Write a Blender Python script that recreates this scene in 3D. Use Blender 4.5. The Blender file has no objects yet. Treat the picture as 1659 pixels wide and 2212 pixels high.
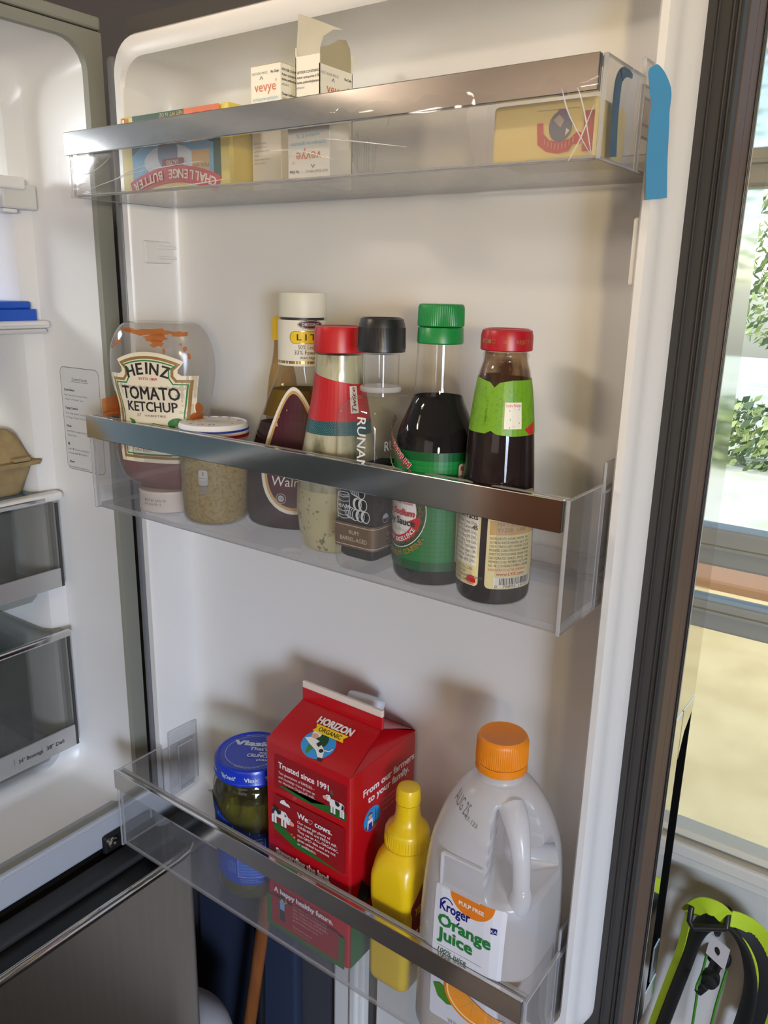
import bpy, bmesh, math, random
from mathutils import Vector, Matrix
from mathutils.bvhtree import BVHTree
random.seed(7)
S = bpy.context.scene
COL = S.collection

# ---------------------------------------------------------------- camera
cd = bpy.data.cameras.new('camera')
cam = bpy.data.objects.new('camera', cd); COL.objects.link(cam)
cd.sensor_fit = 'HORIZONTAL'; cd.sensor_width = 36.0
cd.lens = 1745.607 / 1659.0 * 36.0
cd.clip_start = 0.02; cd.clip_end = 200
rt = Vector((0.80906916, 0.58733888, 0.0209793))
dn = Vector((0.17476828, -0.20635782, -0.96274218))
fw = Vector((-0.56112667, 0.78259152, -0.26960596))
m = Matrix.Identity(4)
for i in range(3):
    m[i][0] = rt[i]; m[i][1] = -dn[i]; m[i][2] = -fw[i]
m.translation = Vector((0.63543703, -0.48695437, 1.36864077))
cam.matrix_world = m
S.camera = cam

# ---------------------------------------------------------------- world, lights, exposure
S.view_settings.view_transform = 'Standard'
S.view_settings.look = 'None'
S.view_settings.gamma = 1.0
S.view_settings.exposure = 0.2
S.view_settings.use_curve_mapping = False
S.cycles.transparent_max_bounces = 40
S.cycles.max_bounces = 10
S.cycles.caustics_reflective = False
S.cycles.caustics_refractive = False
W = bpy.data.worlds.new('sky'); S.world = W; W.use_nodes = True
wn = W.node_tree.nodes; wl = W.node_tree.links
bg = wn['Background']
sky = wn.new('ShaderNodeTexSky'); sky.sky_type = 'NISHITA'
sky.sun_disc = False; sky.sun_elevation = math.radians(52); sky.sun_rotation = math.radians(150)
sky.air_density = 1.0; sky.dust_density = 1.5
wl.new(sky.outputs[0], bg.inputs[0]); bg.inputs[1].default_value = 0.42

def lamp(name, kind, loc, rot, energy, color, size=None, size_y=None, parent=None):
    l = bpy.data.lights.new(name, kind); l.energy = energy; l.color = color
    if kind == 'AREA':
        l.shape = 'RECTANGLE' if size_y else 'DISK'
        l.size = size
        if size_y: l.size_y = size_y
    if kind == 'SUN': l.angle = math.radians(0.6)
    if kind == 'POINT' and size: l.shadow_soft_size = size
    o = bpy.data.objects.new(name, l); COL.objects.link(o)
    o.location = loc; o.rotation_euler = rot
    if parent: o.parent = parent
    return o
sun = lamp('sun', 'SUN', (0, 8, 8), Vector((0.72, -0.10, -0.69)).to_track_quat('-Z', 'Y').to_euler(), 2.4, (1, 0.95, 0.85))
# added cool fill lamp before the closed patio blind, standing in for assumed daylight
day = lamp('added_cool_fill', 'AREA', (2.94, -2.10, 1.00), (0, math.radians(62), math.radians(-37)), 45, (0.66, 0.78, 1.0), 1.2, 0.7)
day.data.spread = math.radians(85)
# added unseen fill lamp behind the viewer, in front of the closed kitchen blind
back_fill = lamp('added_back_fill', 'AREA', (0.9, -2.92, 1.55), (math.radians(90), 0, 0), 4.5, (1.0, 0.84, 0.78), 1.3, 0.9)

# ---------------------------------------------------------------- materials
def pmat(name, col, rough=0.5, metal=0.0, spec=None, coat=0.0, noise=None, bump=None, trans=None, emit=None, sss=0.0):
    mt = bpy.data.materials.new(name); mt.use_nodes = True
    N = mt.node_tree.nodes; L = mt.node_tree.links
    b = N['Principled BSDF']
    b.inputs['Base Color'].default_value = (*col, 1)
    b.inputs['Roughness'].default_value = rough
    b.inputs['Metallic'].default_value = metal
    if spec is not None: b.inputs['Specular IOR Level'].default_value = spec
    if coat: b.inputs['Coat Weight'].default_value = coat; b.inputs['Coat Roughness'].default_value = 0.08
    if sss:
        b.inputs['Subsurface Weight'].default_value = sss
        b.inputs['Subsurface Radius'].default_value = (0.01, 0.01, 0.01)
        b.inputs['Subsurface Scale'].default_value = 1.0
    if emit:
        b.inputs['Emission Color'].default_value = (*emit[0], 1); b.inputs['Emission Strength'].default_value = emit[1]
    tc = None
    if noise or bump:
        tc = N.new('ShaderNodeTexCoord')
    if noise:      # (colour2, scale, lo, hi[, stretch xyz])
        nz = N.new('ShaderNodeTexNoise'); nz.inputs['Scale'].default_value = noise[1]; nz.inputs['Detail'].default_value = 4
        src = tc.outputs['Object']
        if len(noise) > 4:
            mp = N.new('ShaderNodeMapping'); mp.inputs['Scale'].default_value = noise[4]; L.new(src, mp.inputs['Vector']); src = mp.outputs['Vector']
        L.new(src, nz.inputs['Vector'])
        cr = N.new('ShaderNodeValToRGB')
        cr.color_ramp.elements[0].position = noise[2]; cr.color_ramp.elements[0].color = (*col, 1)
        cr.color_ramp.elements[1].position = noise[3]; cr.color_ramp.elements[1].color = (*noise[0], 1)
        L.new(nz.outputs['Fac'], cr.inputs['Fac']); L.new(cr.outputs['Color'], b.inputs['Base Color'])
    if bump:       # (scale, strength, distance[, stretch])
        n2 = N.new('ShaderNodeTexNoise'); n2.inputs['Scale'].default_value = bump[0]; n2.inputs['Detail'].default_value = 3
        src = tc.outputs['Object']
        if len(bump) > 3:
            mp = N.new('ShaderNodeMapping'); mp.inputs['Scale'].default_value = bump[3]; L.new(src, mp.inputs['Vector']); src = mp.outputs['Vector']
        L.new(src, n2.inputs['Vector'])
        bp = N.new('ShaderNodeBump'); bp.inputs['Strength'].default_value = bump[1]; bp.inputs['Distance'].default_value = bump[2]
        L.new(n2.outputs['Fac'], bp.inputs['Height']); L.new(bp.outputs['Normal'], b.inputs['Normal'])
    return mt

def clear(name, tint=(0.97, 0.97, 0.97), haze=0.04, hazecol=(0.8, 0.8, 0.8), rough=0.04, ior=1.45, translucent=False, bump=None, gloss=1.0, noise=None):
    """thin clear sheet: see-through with a fresnel sheen and a little haze"""
    mt = bpy.data.materials.new(name); mt.use_nodes = True
    N = mt.node_tree.nodes; L = mt.node_tree.links
    N.remove(N['Principled BSDF']); out = N['Material Output']
    t = N.new('ShaderNodeBsdfTransparent'); t.inputs['Color'].default_value = (*tint, 1)
    d = N.new('ShaderNodeBsdfDiffuse'); d.inputs['Color'].default_value = (*hazecol, 1)
    hz = d
    if translucent:
        tl = N.new('ShaderNodeBsdfTranslucent'); tl.inputs['Color'].default_value = (*hazecol, 1)
        mm = N.new('ShaderNodeMixShader'); mm.inputs['Fac'].default_value = 0.35
        L.new(d.outputs[0], mm.inputs[1]); L.new(tl.outputs[0], mm.inputs[2]); hz = mm
    g = N.new('ShaderNodeBsdfGlossy'); g.inputs['Roughness'].default_value = rough
    m1 = N.new('ShaderNodeMixShader'); m1.inputs['Fac'].default_value = haze
    L.new(t.outputs[0], m1.inputs[1]); L.new(hz.outputs[0], m1.inputs[2])
    if noise:   # patchy residue: (scale, lo, hi, colour, stretch)
        tc = N.new('ShaderNodeTexCoord'); nz = N.new('ShaderNodeTexNoise'); nz.inputs['Scale'].default_value = noise[0]; nz.inputs['Detail'].default_value = 5
        mp = N.new('ShaderNodeMapping'); mp.inputs['Scale'].default_value = noise[4]
        L.new(tc.outputs['Object'], mp.inputs['Vector']); L.new(mp.outputs['Vector'], nz.inputs['Vector'])
        cr = N.new('ShaderNodeValToRGB'); cr.color_ramp.elements[0].position = noise[1]; cr.color_ramp.elements[1].position = noise[2]
        cr.color_ramp.elements[0].color = (haze, haze, haze, 1)
        L.new(nz.outputs['Fac'], cr.inputs['Fac']); L.new(cr.outputs['Color'], m1.inputs['Fac'])
        d.inputs['Color'].default_value = (*noise[3], 1)
    lw = N.new('ShaderNodeLayerWeight'); lw.inputs['Blend'].default_value = 0.5
    pw = N.new('ShaderNodeMath'); pw.operation = 'POWER'; pw.inputs[1].default_value = 5; L.new(lw.outputs['Facing'], pw.inputs[0])
    f0 = ((ior - 1) / (ior + 1)) ** 2
    ml = N.new('ShaderNodeMath'); ml.operation = 'MULTIPLY_ADD'; ml.inputs[1].default_value = (1 - f0) * gloss; ml.inputs[2].default_value = f0 * gloss
    L.new(pw.outputs[0], ml.inputs[0]); fac = ml.outputs[0]
    m2 = N.new('ShaderNodeMixShader'); L.new(fac, m2.inputs[0]); L.new(m1.outputs[0], m2.inputs[1]); L.new(g.outputs[0], m2.inputs[2])
    if bump:
        tc = N.new('ShaderNodeTexCoord'); n2 = N.new('ShaderNodeTexNoise'); n2.inputs['Scale'].default_value = bump[0]; n2.inputs['Detail'].default_value = 4
        mp = N.new('ShaderNodeMapping'); mp.inputs['Scale'].default_value = bump[3] if len(bump) > 3 else (1, 1, 1)
        L.new(tc.outputs['Object'], mp.inputs['Vector']); L.new(mp.outputs['Vector'], n2.inputs['Vector'])
        bp = N.new('ShaderNodeBump'); bp.inputs['Strength'].default_value = bump[1]; bp.inputs['Distance'].default_value = bump[2]
        L.new(n2.outputs['Fac'], bp.inputs['Height'])
        L.new(bp.outputs['Normal'], g.inputs['Normal']); L.new(bp.outputs['Normal'], lw.inputs['Normal'])
    L.new(m2.outputs[0], out.inputs['Surface'])
    return mt

def srgb(r, g, b):
    f = lambda c: (c / 255 / 12.92) if c / 255 <= 0.04045 else ((c / 255 + 0.055) / 1.055) ** 2.4
    return (f(r), f(g), f(b))

M = dict(
    white=pmat('white_enamel', (0.74, 0.73, 0.70), 0.28, spec=0.45, coat=0.15),
    liner=pmat('liner_plastic', (0.76, 0.755, 0.735), 0.30, spec=0.45),
    flange=pmat('flange_grey', (0.27, 0.27, 0.225), 0.5),  # olive tint of warm light mixed into the flange grey
    gasket=pmat('gasket_grey', (0.055, 0.053, 0.050), 0.6, spec=0.25, bump=(60, 0.1, 0.001)),
    darktrim=pmat('dark_trim', (0.045, 0.045, 0.047), 0.42),
    black=pmat('black_plastic', (0.012, 0.012, 0.013), 0.35),
    blackmatt=pmat('matt_black', (0.012, 0.012, 0.012), 0.7),
    chrome=pmat('chrome', (0.74, 0.74, 0.74), 0.12, 1.0, noise=((0.66, 0.66, 0.65), 40, 0.4, 0.7, (0.3, 1, 1)), bump=(30, 0.05, 0.0008, (0.3, 1, 1))),
    mirror=pmat('polished_steel', (0.72, 0.70, 0.66), 0.06, 1.0),
    steel=pmat('brown_stainless', (0.30, 0.265, 0.235), 0.30, 1.0, noise=((0.285, 0.25, 0.22), 30, 0.35, 0.7, (1, 6, 0.15))),
    brown=pmat('edge_reflection_brown', (0.115, 0.068, 0.046), 0.6, 0.0, spec=0.2),  # brown reflection on the door edge put into the base colour
    bin=clear('clear_acrylic', (0.965, 0.965, 0.97), 0.055, (0.62, 0.62, 0.64), 0.05, bump=(25, 0.03, 0.001)),
    binedge=clear('acrylic_edge', (0.80, 0.80, 0.82), 0.45, (0.66, 0.66, 0.67), 0.08, ior=1.6),
    drawer=clear('smoky_acrylic', (0.80, 0.80, 0.78), 0.10, (0.30, 0.30, 0.29), 0.10),
    glass=clear('clear_glass', (0.97, 0.975, 0.97), 0.01, (0.8, 0.8, 0.8), 0.02, ior=1.45),
    pane=clear('window_glass', (0.97, 0.98, 0.96), 0.015, (0.9, 0.9, 0.85), 0.02, ior=1.25),
    storm=clear('scratched_storm_glass', (0.95, 0.94, 0.88), 0.14, (0.90, 0.88, 0.78), 0.06, ior=1.25, translucent=True, bump=(40, 0.4, 0.002, (1, 1, 0.5))),
    film=clear('cling_film', (0.985, 0.985, 0.985), 0.012, (0.9, 0.9, 0.9), 0.03, ior=1.4, gloss=0.35, bump=(14, 0.2, 0.002, (0.6, 1, 3))),
    bag=clear('plastic_bag', (0.97, 0.97, 0.96), 0.10, (0.62, 0.60, 0.56), 0.12, ior=1.4, translucent=True, bump=(30, 0.8, 0.006)),
    cream=pmat('cream_paper', srgb(236, 226, 200), 0.45, bump=(90, 0.05, 0.0005)),
    paper=pmat('white_card', srgb(238, 234, 218), 0.5),
    cardin=pmat('card_inside', srgb(176, 166, 136), 0.8),
    white_ink=pmat('white_ink', (0.86, 0.85, 0.83), 0.5),
    black_ink=pmat('black_ink', (0.02, 0.018, 0.017), 0.5),
    grey_ink=pmat('grey_ink', (0.18, 0.18, 0.18), 0.5),
    lgrey_ink=pmat('light_grey_ink', (0.48, 0.48, 0.47), 0.5),
    red_ink=pmat('red_ink', srgb(200, 30, 38), 0.45),
    darkred_ink=pmat('dark_red_ink', srgb(130, 22, 30), 0.45),
    gold_ink=pmat('gold_ink', srgb(150, 118, 62), 0.4),
    goldfoil=pmat('gold_foil', srgb(176, 148, 80), 0.3, 0.8),
    green_ink=pmat('green_ink', srgb(36, 124, 58), 0.45),
    dgreen_ink=pmat('dark_green_ink', srgb(16, 72, 40), 0.45),
    leaf_ink=pmat('leaf_ink', srgb(70, 128, 38), 0.45),
    blue_ink=pmat('blue_ink', srgb(30, 60, 170), 0.45),
    lblue_ink=pmat('light_blue_ink', srgb(110, 175, 215), 0.45),
    sky_ink=pmat('sky_blue_ink', srgb(52, 150, 220), 0.45),
    orange_ink=pmat('orange_ink', srgb(232, 128, 30), 0.45),
    vorange_ink=pmat('burnt_orange_ink', srgb(212, 110, 60), 0.45),
    yellow_ink=pmat('yellow_ink', srgb(246, 208, 28), 0.45),
    pink_ink=pmat('pink_ink', srgb(220, 150, 140), 0.45),
    brown_ink=pmat('brown_ink', srgb(104, 78, 58), 0.45),
    tan_ink=pmat('tan_ink', srgb(205, 165, 100), 0.45),
    maroon_ink=pmat('maroon_ink', srgb(74, 18, 36), 0.45),
)

# ---------------------------------------------------------------- object helpers
def thing(name, label, cat, loc=(0, 0, 0), rz=0.0, group=None, rot=None):
    o = bpy.data.objects.new(name, None); COL.objects.link(o)
    o.empty_display_size = 0.02
    o.location = loc; o.rotation_euler = rot if rot else (0, 0, rz)
    o['label'] = label; o['category'] = cat
    if group: o['group'] = group
    return o
def tag(o, label, cat, group=None, kind=None):
    if label: o['label'] = label
    if cat: o['category'] = cat
    if group: o['group'] = group
    if kind: o['kind'] = kind
    return o
def obj(name, bm, mats, parent=None, smooth=None, loc=None, rot=None, label=None):
    me = bpy.data.meshes.new(name)
    bm.to_mesh(me); bm.free()
    for mt in (mats if isinstance(mats, (list, tuple)) else [mats]): me.materials.append(mt)
    if smooth is not None:
        me.polygons.foreach_set('use_smooth', [True] * len(me.polygons))
        me.set_sharp_from_angle(angle=math.radians(smooth))
    o = bpy.data.objects.new(name, me); COL.objects.link(o)
    if parent: o.parent = parent
    if loc is not None: o.location = loc
    if rot is not None: o.rotation_euler = rot
    if label: o['label'] = label
    return o
def struct(name, bm, mats, parent=None, smooth=None, label=None):
    o = obj(name, bm, mats, parent, smooth)
    if not parent: o['kind'] = 'structure'
    if label: o['label'] = label
    return o
def nb(): return bmesh.new()

def box(bm, x0, x1, y0, y1, z0, z1, bev=0.0, seg=2, mi=0, edge_mi=None, big=None):
    r = bmesh.ops.create_cube(bm, size=1.0)
    vs = r['verts']
    for v in vs:
        v.co = Vector(((x0 + x1) / 2 + v.co.x * (x1 - x0), (y0 + y1) / 2 + v.co.y * (y1 - y0), (z0 + z1) / 2 + v.co.z * (z1 - z0)))
    fs = list({f for v in vs for f in v.link_faces})
    for f in fs:
        f.material_index = mi
    if edge_mi is not None:
        ar = sorted(fs, key=lambda f: -f.calc_area())
        for f in ar[2:]: f.material_index = edge_mi
    if bev > 0:
        es = list({e for v in vs for e in v.link_edges})
        bmesh.ops.bevel(bm, geom=es, offset=bev, segments=seg, profile=0.5, affect='EDGES', material=-1 if edge_mi is None else edge_mi)

def lathe(bm, prof, n=48, cx=0, cy=0, mi=0, cap0=True, cap1=True, a=1.0, b=1.0, ang=0.0):
    """prof: list of (r, z); a, b scale the two axes"""
    rings = []
    ca, sa = math.cos(ang), math.sin(ang)
    for r, z in prof:
        ring = []
        for i in range(n):
            t = 2 * math.pi * i / n
            x, y = r * a * math.cos(t), r * b * math.sin(t)
            ring.append(bm.verts.new((cx + x * ca - y * sa, cy + x * sa + y * ca, z)))
        rings.append(ring)
    for k in range(len(rings) - 1):
        A, B = rings[k], rings[k + 1]
        for i in range(n):
            f = bm.faces.new((A[i], A[(i + 1) % n], B[(i + 1) % n], B[i])); f.material_index = mi
    if cap0: bm.faces.new(rings[0][::-1]).material_index = mi
    if cap1: bm.faces.new(rings[-1]).material_index = mi
    return rings

def rrect_pts(x0, x1, y0, y1, r, n=6):
    pts = []
    for cx, cy, a0 in ((x1 - r, y0 + r, -90), (x1 - r, y1 - r, 0), (x0 + r, y1 - r, 90), (x0 + r, y0 + r, 180)):
        for k in range(n + 1):
            a = math.radians(a0 + 90 * k / n)
            pts.append((cx + r * math.cos(a), cy + r * math.sin(a)))
    return pts

def loft(bm, rings, mi=0, cap0=True, cap1=True, flip=False):
    R = [[bm.verts.new(p) for p in ring] for ring in rings]
    n = len(R[0])
    for k in range(len(R) - 1):
        A, B = R[k], R[k + 1]
        for i in range(n):
            q = (A[i], A[(i + 1) % n], B[(i + 1) % n], B[i])
            bm.faces.new(q[::-1] if flip else q).material_index = mi
    if cap0: bm.faces.new(R[0] if flip else R[0][::-1]).material_index = mi
    if cap1: bm.faces.new(R[-1][::-1] if flip else R[-1]).material_index = mi
    return R

def smoothprof(pts, sub=4):
    """Catmull-Rom through (r, z) points"""
    out = []
    n = len(pts)
    for i in range(n - 1):
        p0 = pts[max(i - 1, 0)]; p1 = pts[i]; p2 = pts[i + 1]; p3 = pts[min(i + 2, n - 1)]
        for k in range(sub):
            t = k / sub
            out.append(tuple(0.5 * ((2 * p1[j]) + (-p0[j] + p2[j]) * t + (2 * p0[j] - 5 * p1[j] + 4 * p2[j] - p3[j]) * t * t + (-p0[j] + 3 * p1[j] - 3 * p2[j] + p3[j]) * t ** 3) for j in range(len(p1))))
    out.append(tuple(pts[-1]))
    return out
def interp(tab, z):
    if z <= tab[0][0]: return tab[0][1]
    for (a, va), (b, vb) in zip(tab, tab[1:]):
        if z <= b: return va + (vb - va) * (z - a) / (b - a)
    return tab[-1][1]

def tube(bm, pts, r, n=10, mi=0, cap=True):
    pts = [Vector(p) for p in pts]
    rad = r if isinstance(r, (list, tuple)) else [r] * len(pts)
    up = Vector((0.13, 0.31, 0.94)); prev = None
    rings = []
    for i, p in enumerate(pts):
        d = (pts[min(i + 1, len(pts) - 1)] - pts[max(i - 1, 0)]).normalized()
        if prev is None: u = d.cross(up).normalized()
        else: u = (prev - d * prev.dot(d)).normalized()
        prev = u; v = d.cross(u)
        rings.append([p + (u * math.cos(2 * math.pi * k / n) + v * math.sin(2 * math.pi * k / n)) * rad[i] for k in range(n)])
    loft(bm, rings, mi, cap, cap)

def ribbon(bm, pts, widths, thick, wdirs, mi=0):
    """flat strap along pts; wdirs: width direction per point (or one)"""
    pts = [Vector(p) for p in pts]
    wd = [Vector(w).normalized() for w in (wdirs if isinstance(wdirs[0], (tuple, list, Vector)) else [wdirs] * len(pts))]
    ws = widths if isinstance(widths, (list, tuple)) else [widths] * len(pts)
    rings = []
    for i, p in enumerate(pts):
        d = (pts[min(i + 1, len(pts) - 1)] - pts[max(i - 1, 0)]).normalized()
        w = (wd[i] - d * wd[i].dot(d)).normalized(); nn = d.cross(w)
        h = ws[i] / 2; t = thick / 2
        rings.append([p + w * h + nn * t, p - w * h + nn * t, p - w * h - nn * t, p + w * h - nn * t])
    loft(bm, rings, mi)
def curve(pts, sub=6):
    return [Vector(p) for p in smoothprof([tuple(p) for p in pts], sub)]

# ---------------------------------------------------------------- flat print on surfaces
_tc = {}
def textmesh(txt, bold=0.0, shear=0.0, spacing=1.0):
    key = (txt, bold, shear, spacing)
    if key not in _tc:
        cu = bpy.data.curves.new('lettering', 'FONT'); cu.body = txt; cu.resolution_u = 2
        cu.offset = bold; cu.shear = shear; cu.space_character = spacing; cu.size = 1.0
        ob = bpy.data.objects.new('lettering', cu)
        me = bpy.data.meshes.new_from_object(ob)
        V = [(v.co.x, v.co.y) for v in me.vertices]; F = [tuple(p.vertices) for p in me.polygons]
        bpy.data.meshes.remove(me); bpy.data.objects.remove(ob); bpy.data.curves.remove(cu)
        _tc[key] = (V, F)
    return _tc[key]

class Print:
    """printed shapes in (s, t) metres, mapped on a surface; each shape lies a hair above the last"""
    def __init__(self, mapf, ds=0.0, dt=0.0, step=0.00005, base=0.00012):
        self.f = mapf; self.ds = ds; self.dt = dt; self.bm = bmesh.new(); self.mats = []; self.k = 0; self.step = step; self.base = base
    def _put(self, V, F, mat):
        if mat not in self.mats: self.mats.append(mat)
        mi = self.mats.index(mat)
        t = bmesh.new()
        vs = [t.verts.new((x, y, 0)) for x, y in V]
        for f in F:
            try: t.faces.new([vs[i] for i in f])
            except ValueError: pass
        for axis, d in ((0, self.ds), (1, self.dt)):
            if d <= 0 or not V: continue
            lo = min(v.co[axis] for v in t.verts); hi = max(v.co[axis] for v in t.verts)
            k = math.floor(lo / d) + 1
            while k * d < hi:
                co = [0, 0, 0]; no = [0, 0, 0]; co[axis] = k * d; no[axis] = 1
                bmesh.ops.bisect_plane(t, geom=t.verts[:] + t.edges[:] + t.faces[:], plane_co=co, plane_no=no, dist=1e-7)
                k += 1
        bmesh.ops.triangulate(t, faces=[f for f in t.faces if len(f.verts) > 4])
        off = self.base + self.k * self.step; self.k += 1
        mp = {}
        for v in t.verts:
            mp[v] = self.bm.verts.new(self.f(v.co.x, v.co.y, off))
        for f in t.faces:
            try: self.bm.faces.new([mp[v] for v in f.verts]).material_index = mi
            except ValueError: pass
        t.free()
    def poly(self, pts, mat): self._put(pts, [tuple(range(len(pts)))], mat); return self
    def rect(self, x0, y0, x1, y1, mat, r=0.0):
        self.poly(rrect_pts(x0, x1, y0, y1, r, 4) if r > 0 else [(x0, y0), (x1, y0), (x1, y1), (x0, y1)], mat); return self
    def ell(self, cx, cy, a, b, mat, n=28, rot=0.0, a0=0, a1=360):
        c, s = math.cos(rot), math.sin(rot)
        P = []
        full = (a1 - a0) >= 360
        for i in range(n if full else n + 1):
            t = math.radians(a0 + (a1 - a0) * i / n); x, y = a * math.cos(t), b * math.sin(t)
            P.append((cx + x * c - y * s, cy + x * s + y * c))
        return self.poly(P, mat)
    def line(self, pts, w, mat, closed=False):
        """stroked polyline"""
        P = [Vector((p[0], p[1])) for p in pts]; n = len(P)
        L, R = [], []
        for i in range(n):
            a = P[(i - 1) % n] if (closed or i > 0) else P[i]; b = P[(i + 1) % n] if (closed or i < n - 1) else P[i]
            d1 = (P[i] - a); d2 = (b - P[i])
            d1 = d1.normalized() if d1.length > 1e-9 else d2.normalized(); d2 = d2.normalized() if d2.length > 1e-9 else d1
            nn = Vector((-(d1.y + d2.y), d1.x + d2.x)); nn = nn.normalized() if nn.length > 1e-6 else Vector((-d1.y, d1.x))
            k = 1 / max(0.5, nn.dot(Vector((-d1.y, d1.x))))
            L.append(P[i] + nn * w / 2 * k); R.append(P[i] - nn * w / 2 * k)
        V = [tuple(v) for v in L] + [tuple(v) for v in R]
        F = [(i, i + 1, n + i + 1, n + i) for i in range(n - 1)]
        if closed: F.append((n - 1, 0, n, 2 * n - 1))
        F = [f[::-1] for f in F]
        self._put(V, F, mat); return self
    def ring(self, cx, cy, a, b, w, mat, n=32):
        return self.line([(cx + a * math.cos(2 * math.pi * i / n), cy + b * math.sin(2 * math.pi * i / n)) for i in range(n)], w, mat, True)
    def text(self, txt, x, y, h, mat, w=None, al='C', rot=0.0, bold=0.0, shear=0.0, arc=None, sp=1.0, maxw=None):
        """h: cap height; w: full width (else natural); y: baseline; arc: radius (+ bends over, - bends under)"""
        V, F = textmesh(txt, 0.0, shear, sp)
        if not V: return self
        x0 = min(v[0] for v in V); x1 = max(v[0] for v in V)
        sy = h / 0.70; sx = (w / (x1 - x0)) if w else sy
        if maxw and (x1 - x0) * sx > maxw: sx = maxw / (x1 - x0)
        wd = (x1 - x0) * sx
        ox = {'C': -wd / 2, 'L': 0, 'R': -wd}[al]
        c, s = math.cos(math.radians(rot)), math.sin(math.radians(rot))
        k0 = self.k
        for i, (dx, dy) in enumerate(((-1, -0.6), (1, -0.6), (-1, 0.6), (1, 0.6)) if bold else ((0, 0),)):
            out = []
            for vx, vy in V:
                px, py = (vx + dx * bold - x0) * sx + ox, (vy + dy * bold) * sy
                if arc:
                    a = px / arc; rr = arc + py
                    px, py = rr * math.sin(a), rr * math.cos(a) - arc
                out.append((x + px * c - py * s, y + px * s + py * c))
            self.k = k0 + 0.22 * i; self._put(out, F, mat)
        self.k = k0 + 1
        return self
    def lines(self, txts, x, y, h, gap, mat, al='L', rot=0.0, maxw=None, bold=0.0):
        c, s = math.cos(math.radians(rot)), math.sin(math.radians(rot))
        for i, t in enumerate(txts):
            self.text(t, x + s * gap * i, y - c * gap * i, h, mat, al=al, rot=rot, maxw=maxw, bold=bold)
            if i: self.k -= 1
        return self
    def build(self, name, parent, label=None):
        o = obj(name, self.bm, self.mats, parent)
        if label: o['label'] = label
        return o

def on_plane(o, u, v):
    o = Vector(o); u = Vector(u).normalized(); v = Vector(v).normalized(); n = u.cross(v)
    return lambda s, t, k: o + u * s + v * t + n * k
def on_round(rf, a0, cx=0, cy=0, r0=None):
    """s runs round the axis from angle a0 (degrees), t is height; rf: radius (number or function of z)"""
    R = rf if callable(rf) else (lambda z: rf)
    rr = r0 or (rf if not callable(rf) else rf(0))
    def f(s, t, k):
        a = math.radians(a0) + s / rr
        return Vector((cx + (R(t) + k) * math.cos(a), cy + (R(t) + k) * math.sin(a), t))
    return f
def on_mesh(bm, o, u, v, reach=0.2):
    """planar projection on to a body"""
    bvh = BVHTree.FromBMesh(bm)
    o = Vector(o); u = Vector(u).normalized(); v = Vector(v).normalized(); n = u.cross(v)
    def f(s, t, k):
        p = o + u * s + v * t
        h = bvh.ray_cast(p + n * reach, -n, reach * 2)
        return (h[0] + n * k) if h[0] else p + n * k
    return f

# ================================================================ THE ROOM
WY = 0.30                                   # inner face of the side wall with the entry door
wallmat = pmat('slate_wall_paint', srgb(66, 66, 72), 0.6, bump=(120, 0.05, 0.001))
kitchenwall = pmat('kitchen_wall_paint', srgb(222, 212, 202), 0.7)
ceilmat = pmat('ceiling_paint', srgb(232, 228, 214), 0.8)
floormat = pmat('dark_floor', srgb(92, 84, 78), 0.5, noise=(srgb(70, 63, 58), 3, 0.35, 0.65))
b = nb(); box(b, -1.3, 3.0, -3.0, WY, -0.06, 0.0); struct('floor', b, floormat)
b = nb(); box(b, -1.4, 3.1, -4.2, WY + 0.25, 2.45, 2.53); struct('ceiling', b, ceilmat)  # long overhang past the back wall added to keep sun off the window
DX0, DX1, DZ1 = 0.075, 0.905, 2.05          # door leaf
b = nb()
box(b, -1.3, DX0 - 0.015, WY, WY + 0.12, 0, 2.45); box(b, DX1 + 0.015, 3.0, WY, WY + 0.12, 0, 2.45); box(b, DX0 - 0.015, DX1 + 0.015, WY, WY + 0.12, DZ1 + 0.015, 2.45)
struct('wall_side', b, wallmat)
b = nb()   # back wall with an assumed kitchen window opening, added for light
box(b, -1.3, 0.2, -3.1, -3.0, 0, 2.45); box(b, 1.6, 3.0, -3.1, -3.0, 0, 2.45); box(b, 0.2, 1.6, -3.1, -3.0, 0, 1.05); box(b, 0.2, 1.6, -3.1, -3.0, 2.05, 2.45)
struct('wall_back', b, kitchenwall)
b = nb()   # right wall with an assumed patio door opening, added for light
box(b, 3.0, 3.1, -3.0, -2.8, 0, 2.45); box(b, 3.0, 3.1, -1.4, WY, 0, 2.45); box(b, 3.0, 3.1, -2.8, -1.4, 2.0, 2.45); box(b, 3.0, 3.1, -2.8, -1.4, 0, 0.1)
struct('wall_right', b, kitchenwall)
b = nb(); box(b, -1.4, -1.3, -3.0, WY, 0, 2.45); struct('wall_left', b, kitchenwall)

# entry door: white leaf with glazing in the upper part
trimw = pmat('door_paint', srgb(214, 212, 206), 0.35)
railm = pmat('storm_rail_grey', srgb(178, 178, 166), 0.4)
wood = pmat('brown_sill_gap', srgb(80, 52, 36), 0.6)
GX0, GX1 = 0.19, 0.79
door1 = t = thing('door_1', 'white entry door with tall glazed light and grey storm rails', 'door', (0, 0, 0)); t['kind'] = 'structure'
del t['category']
b = nb()
box(b, DX0, GX0, WY + 0.002, WY + 0.045, 0.02, DZ1, 0.002); box(b, GX1, DX1, WY + 0.002, WY + 0.045, 0.02, DZ1, 0.002)
box(b, GX0, GX1, WY + 0.002, WY + 0.045, 0.02, 0.80, 0.001); box(b, GX0, GX1, WY + 0.002, WY + 0.045, 1.86, DZ1, 0.001)
struct('leaf', b, trimw, t)
b = nb()   # moulding round the glass
for z0, z1 in ((0.782, 0.796), (0.796, 0.812)):
    box(b, GX0 - 0.02, GX1 + 0.02, WY - (0.006 if z0 < 0.79 else 0.013), WY + 0.004, z0, z1, 0.003)
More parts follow.
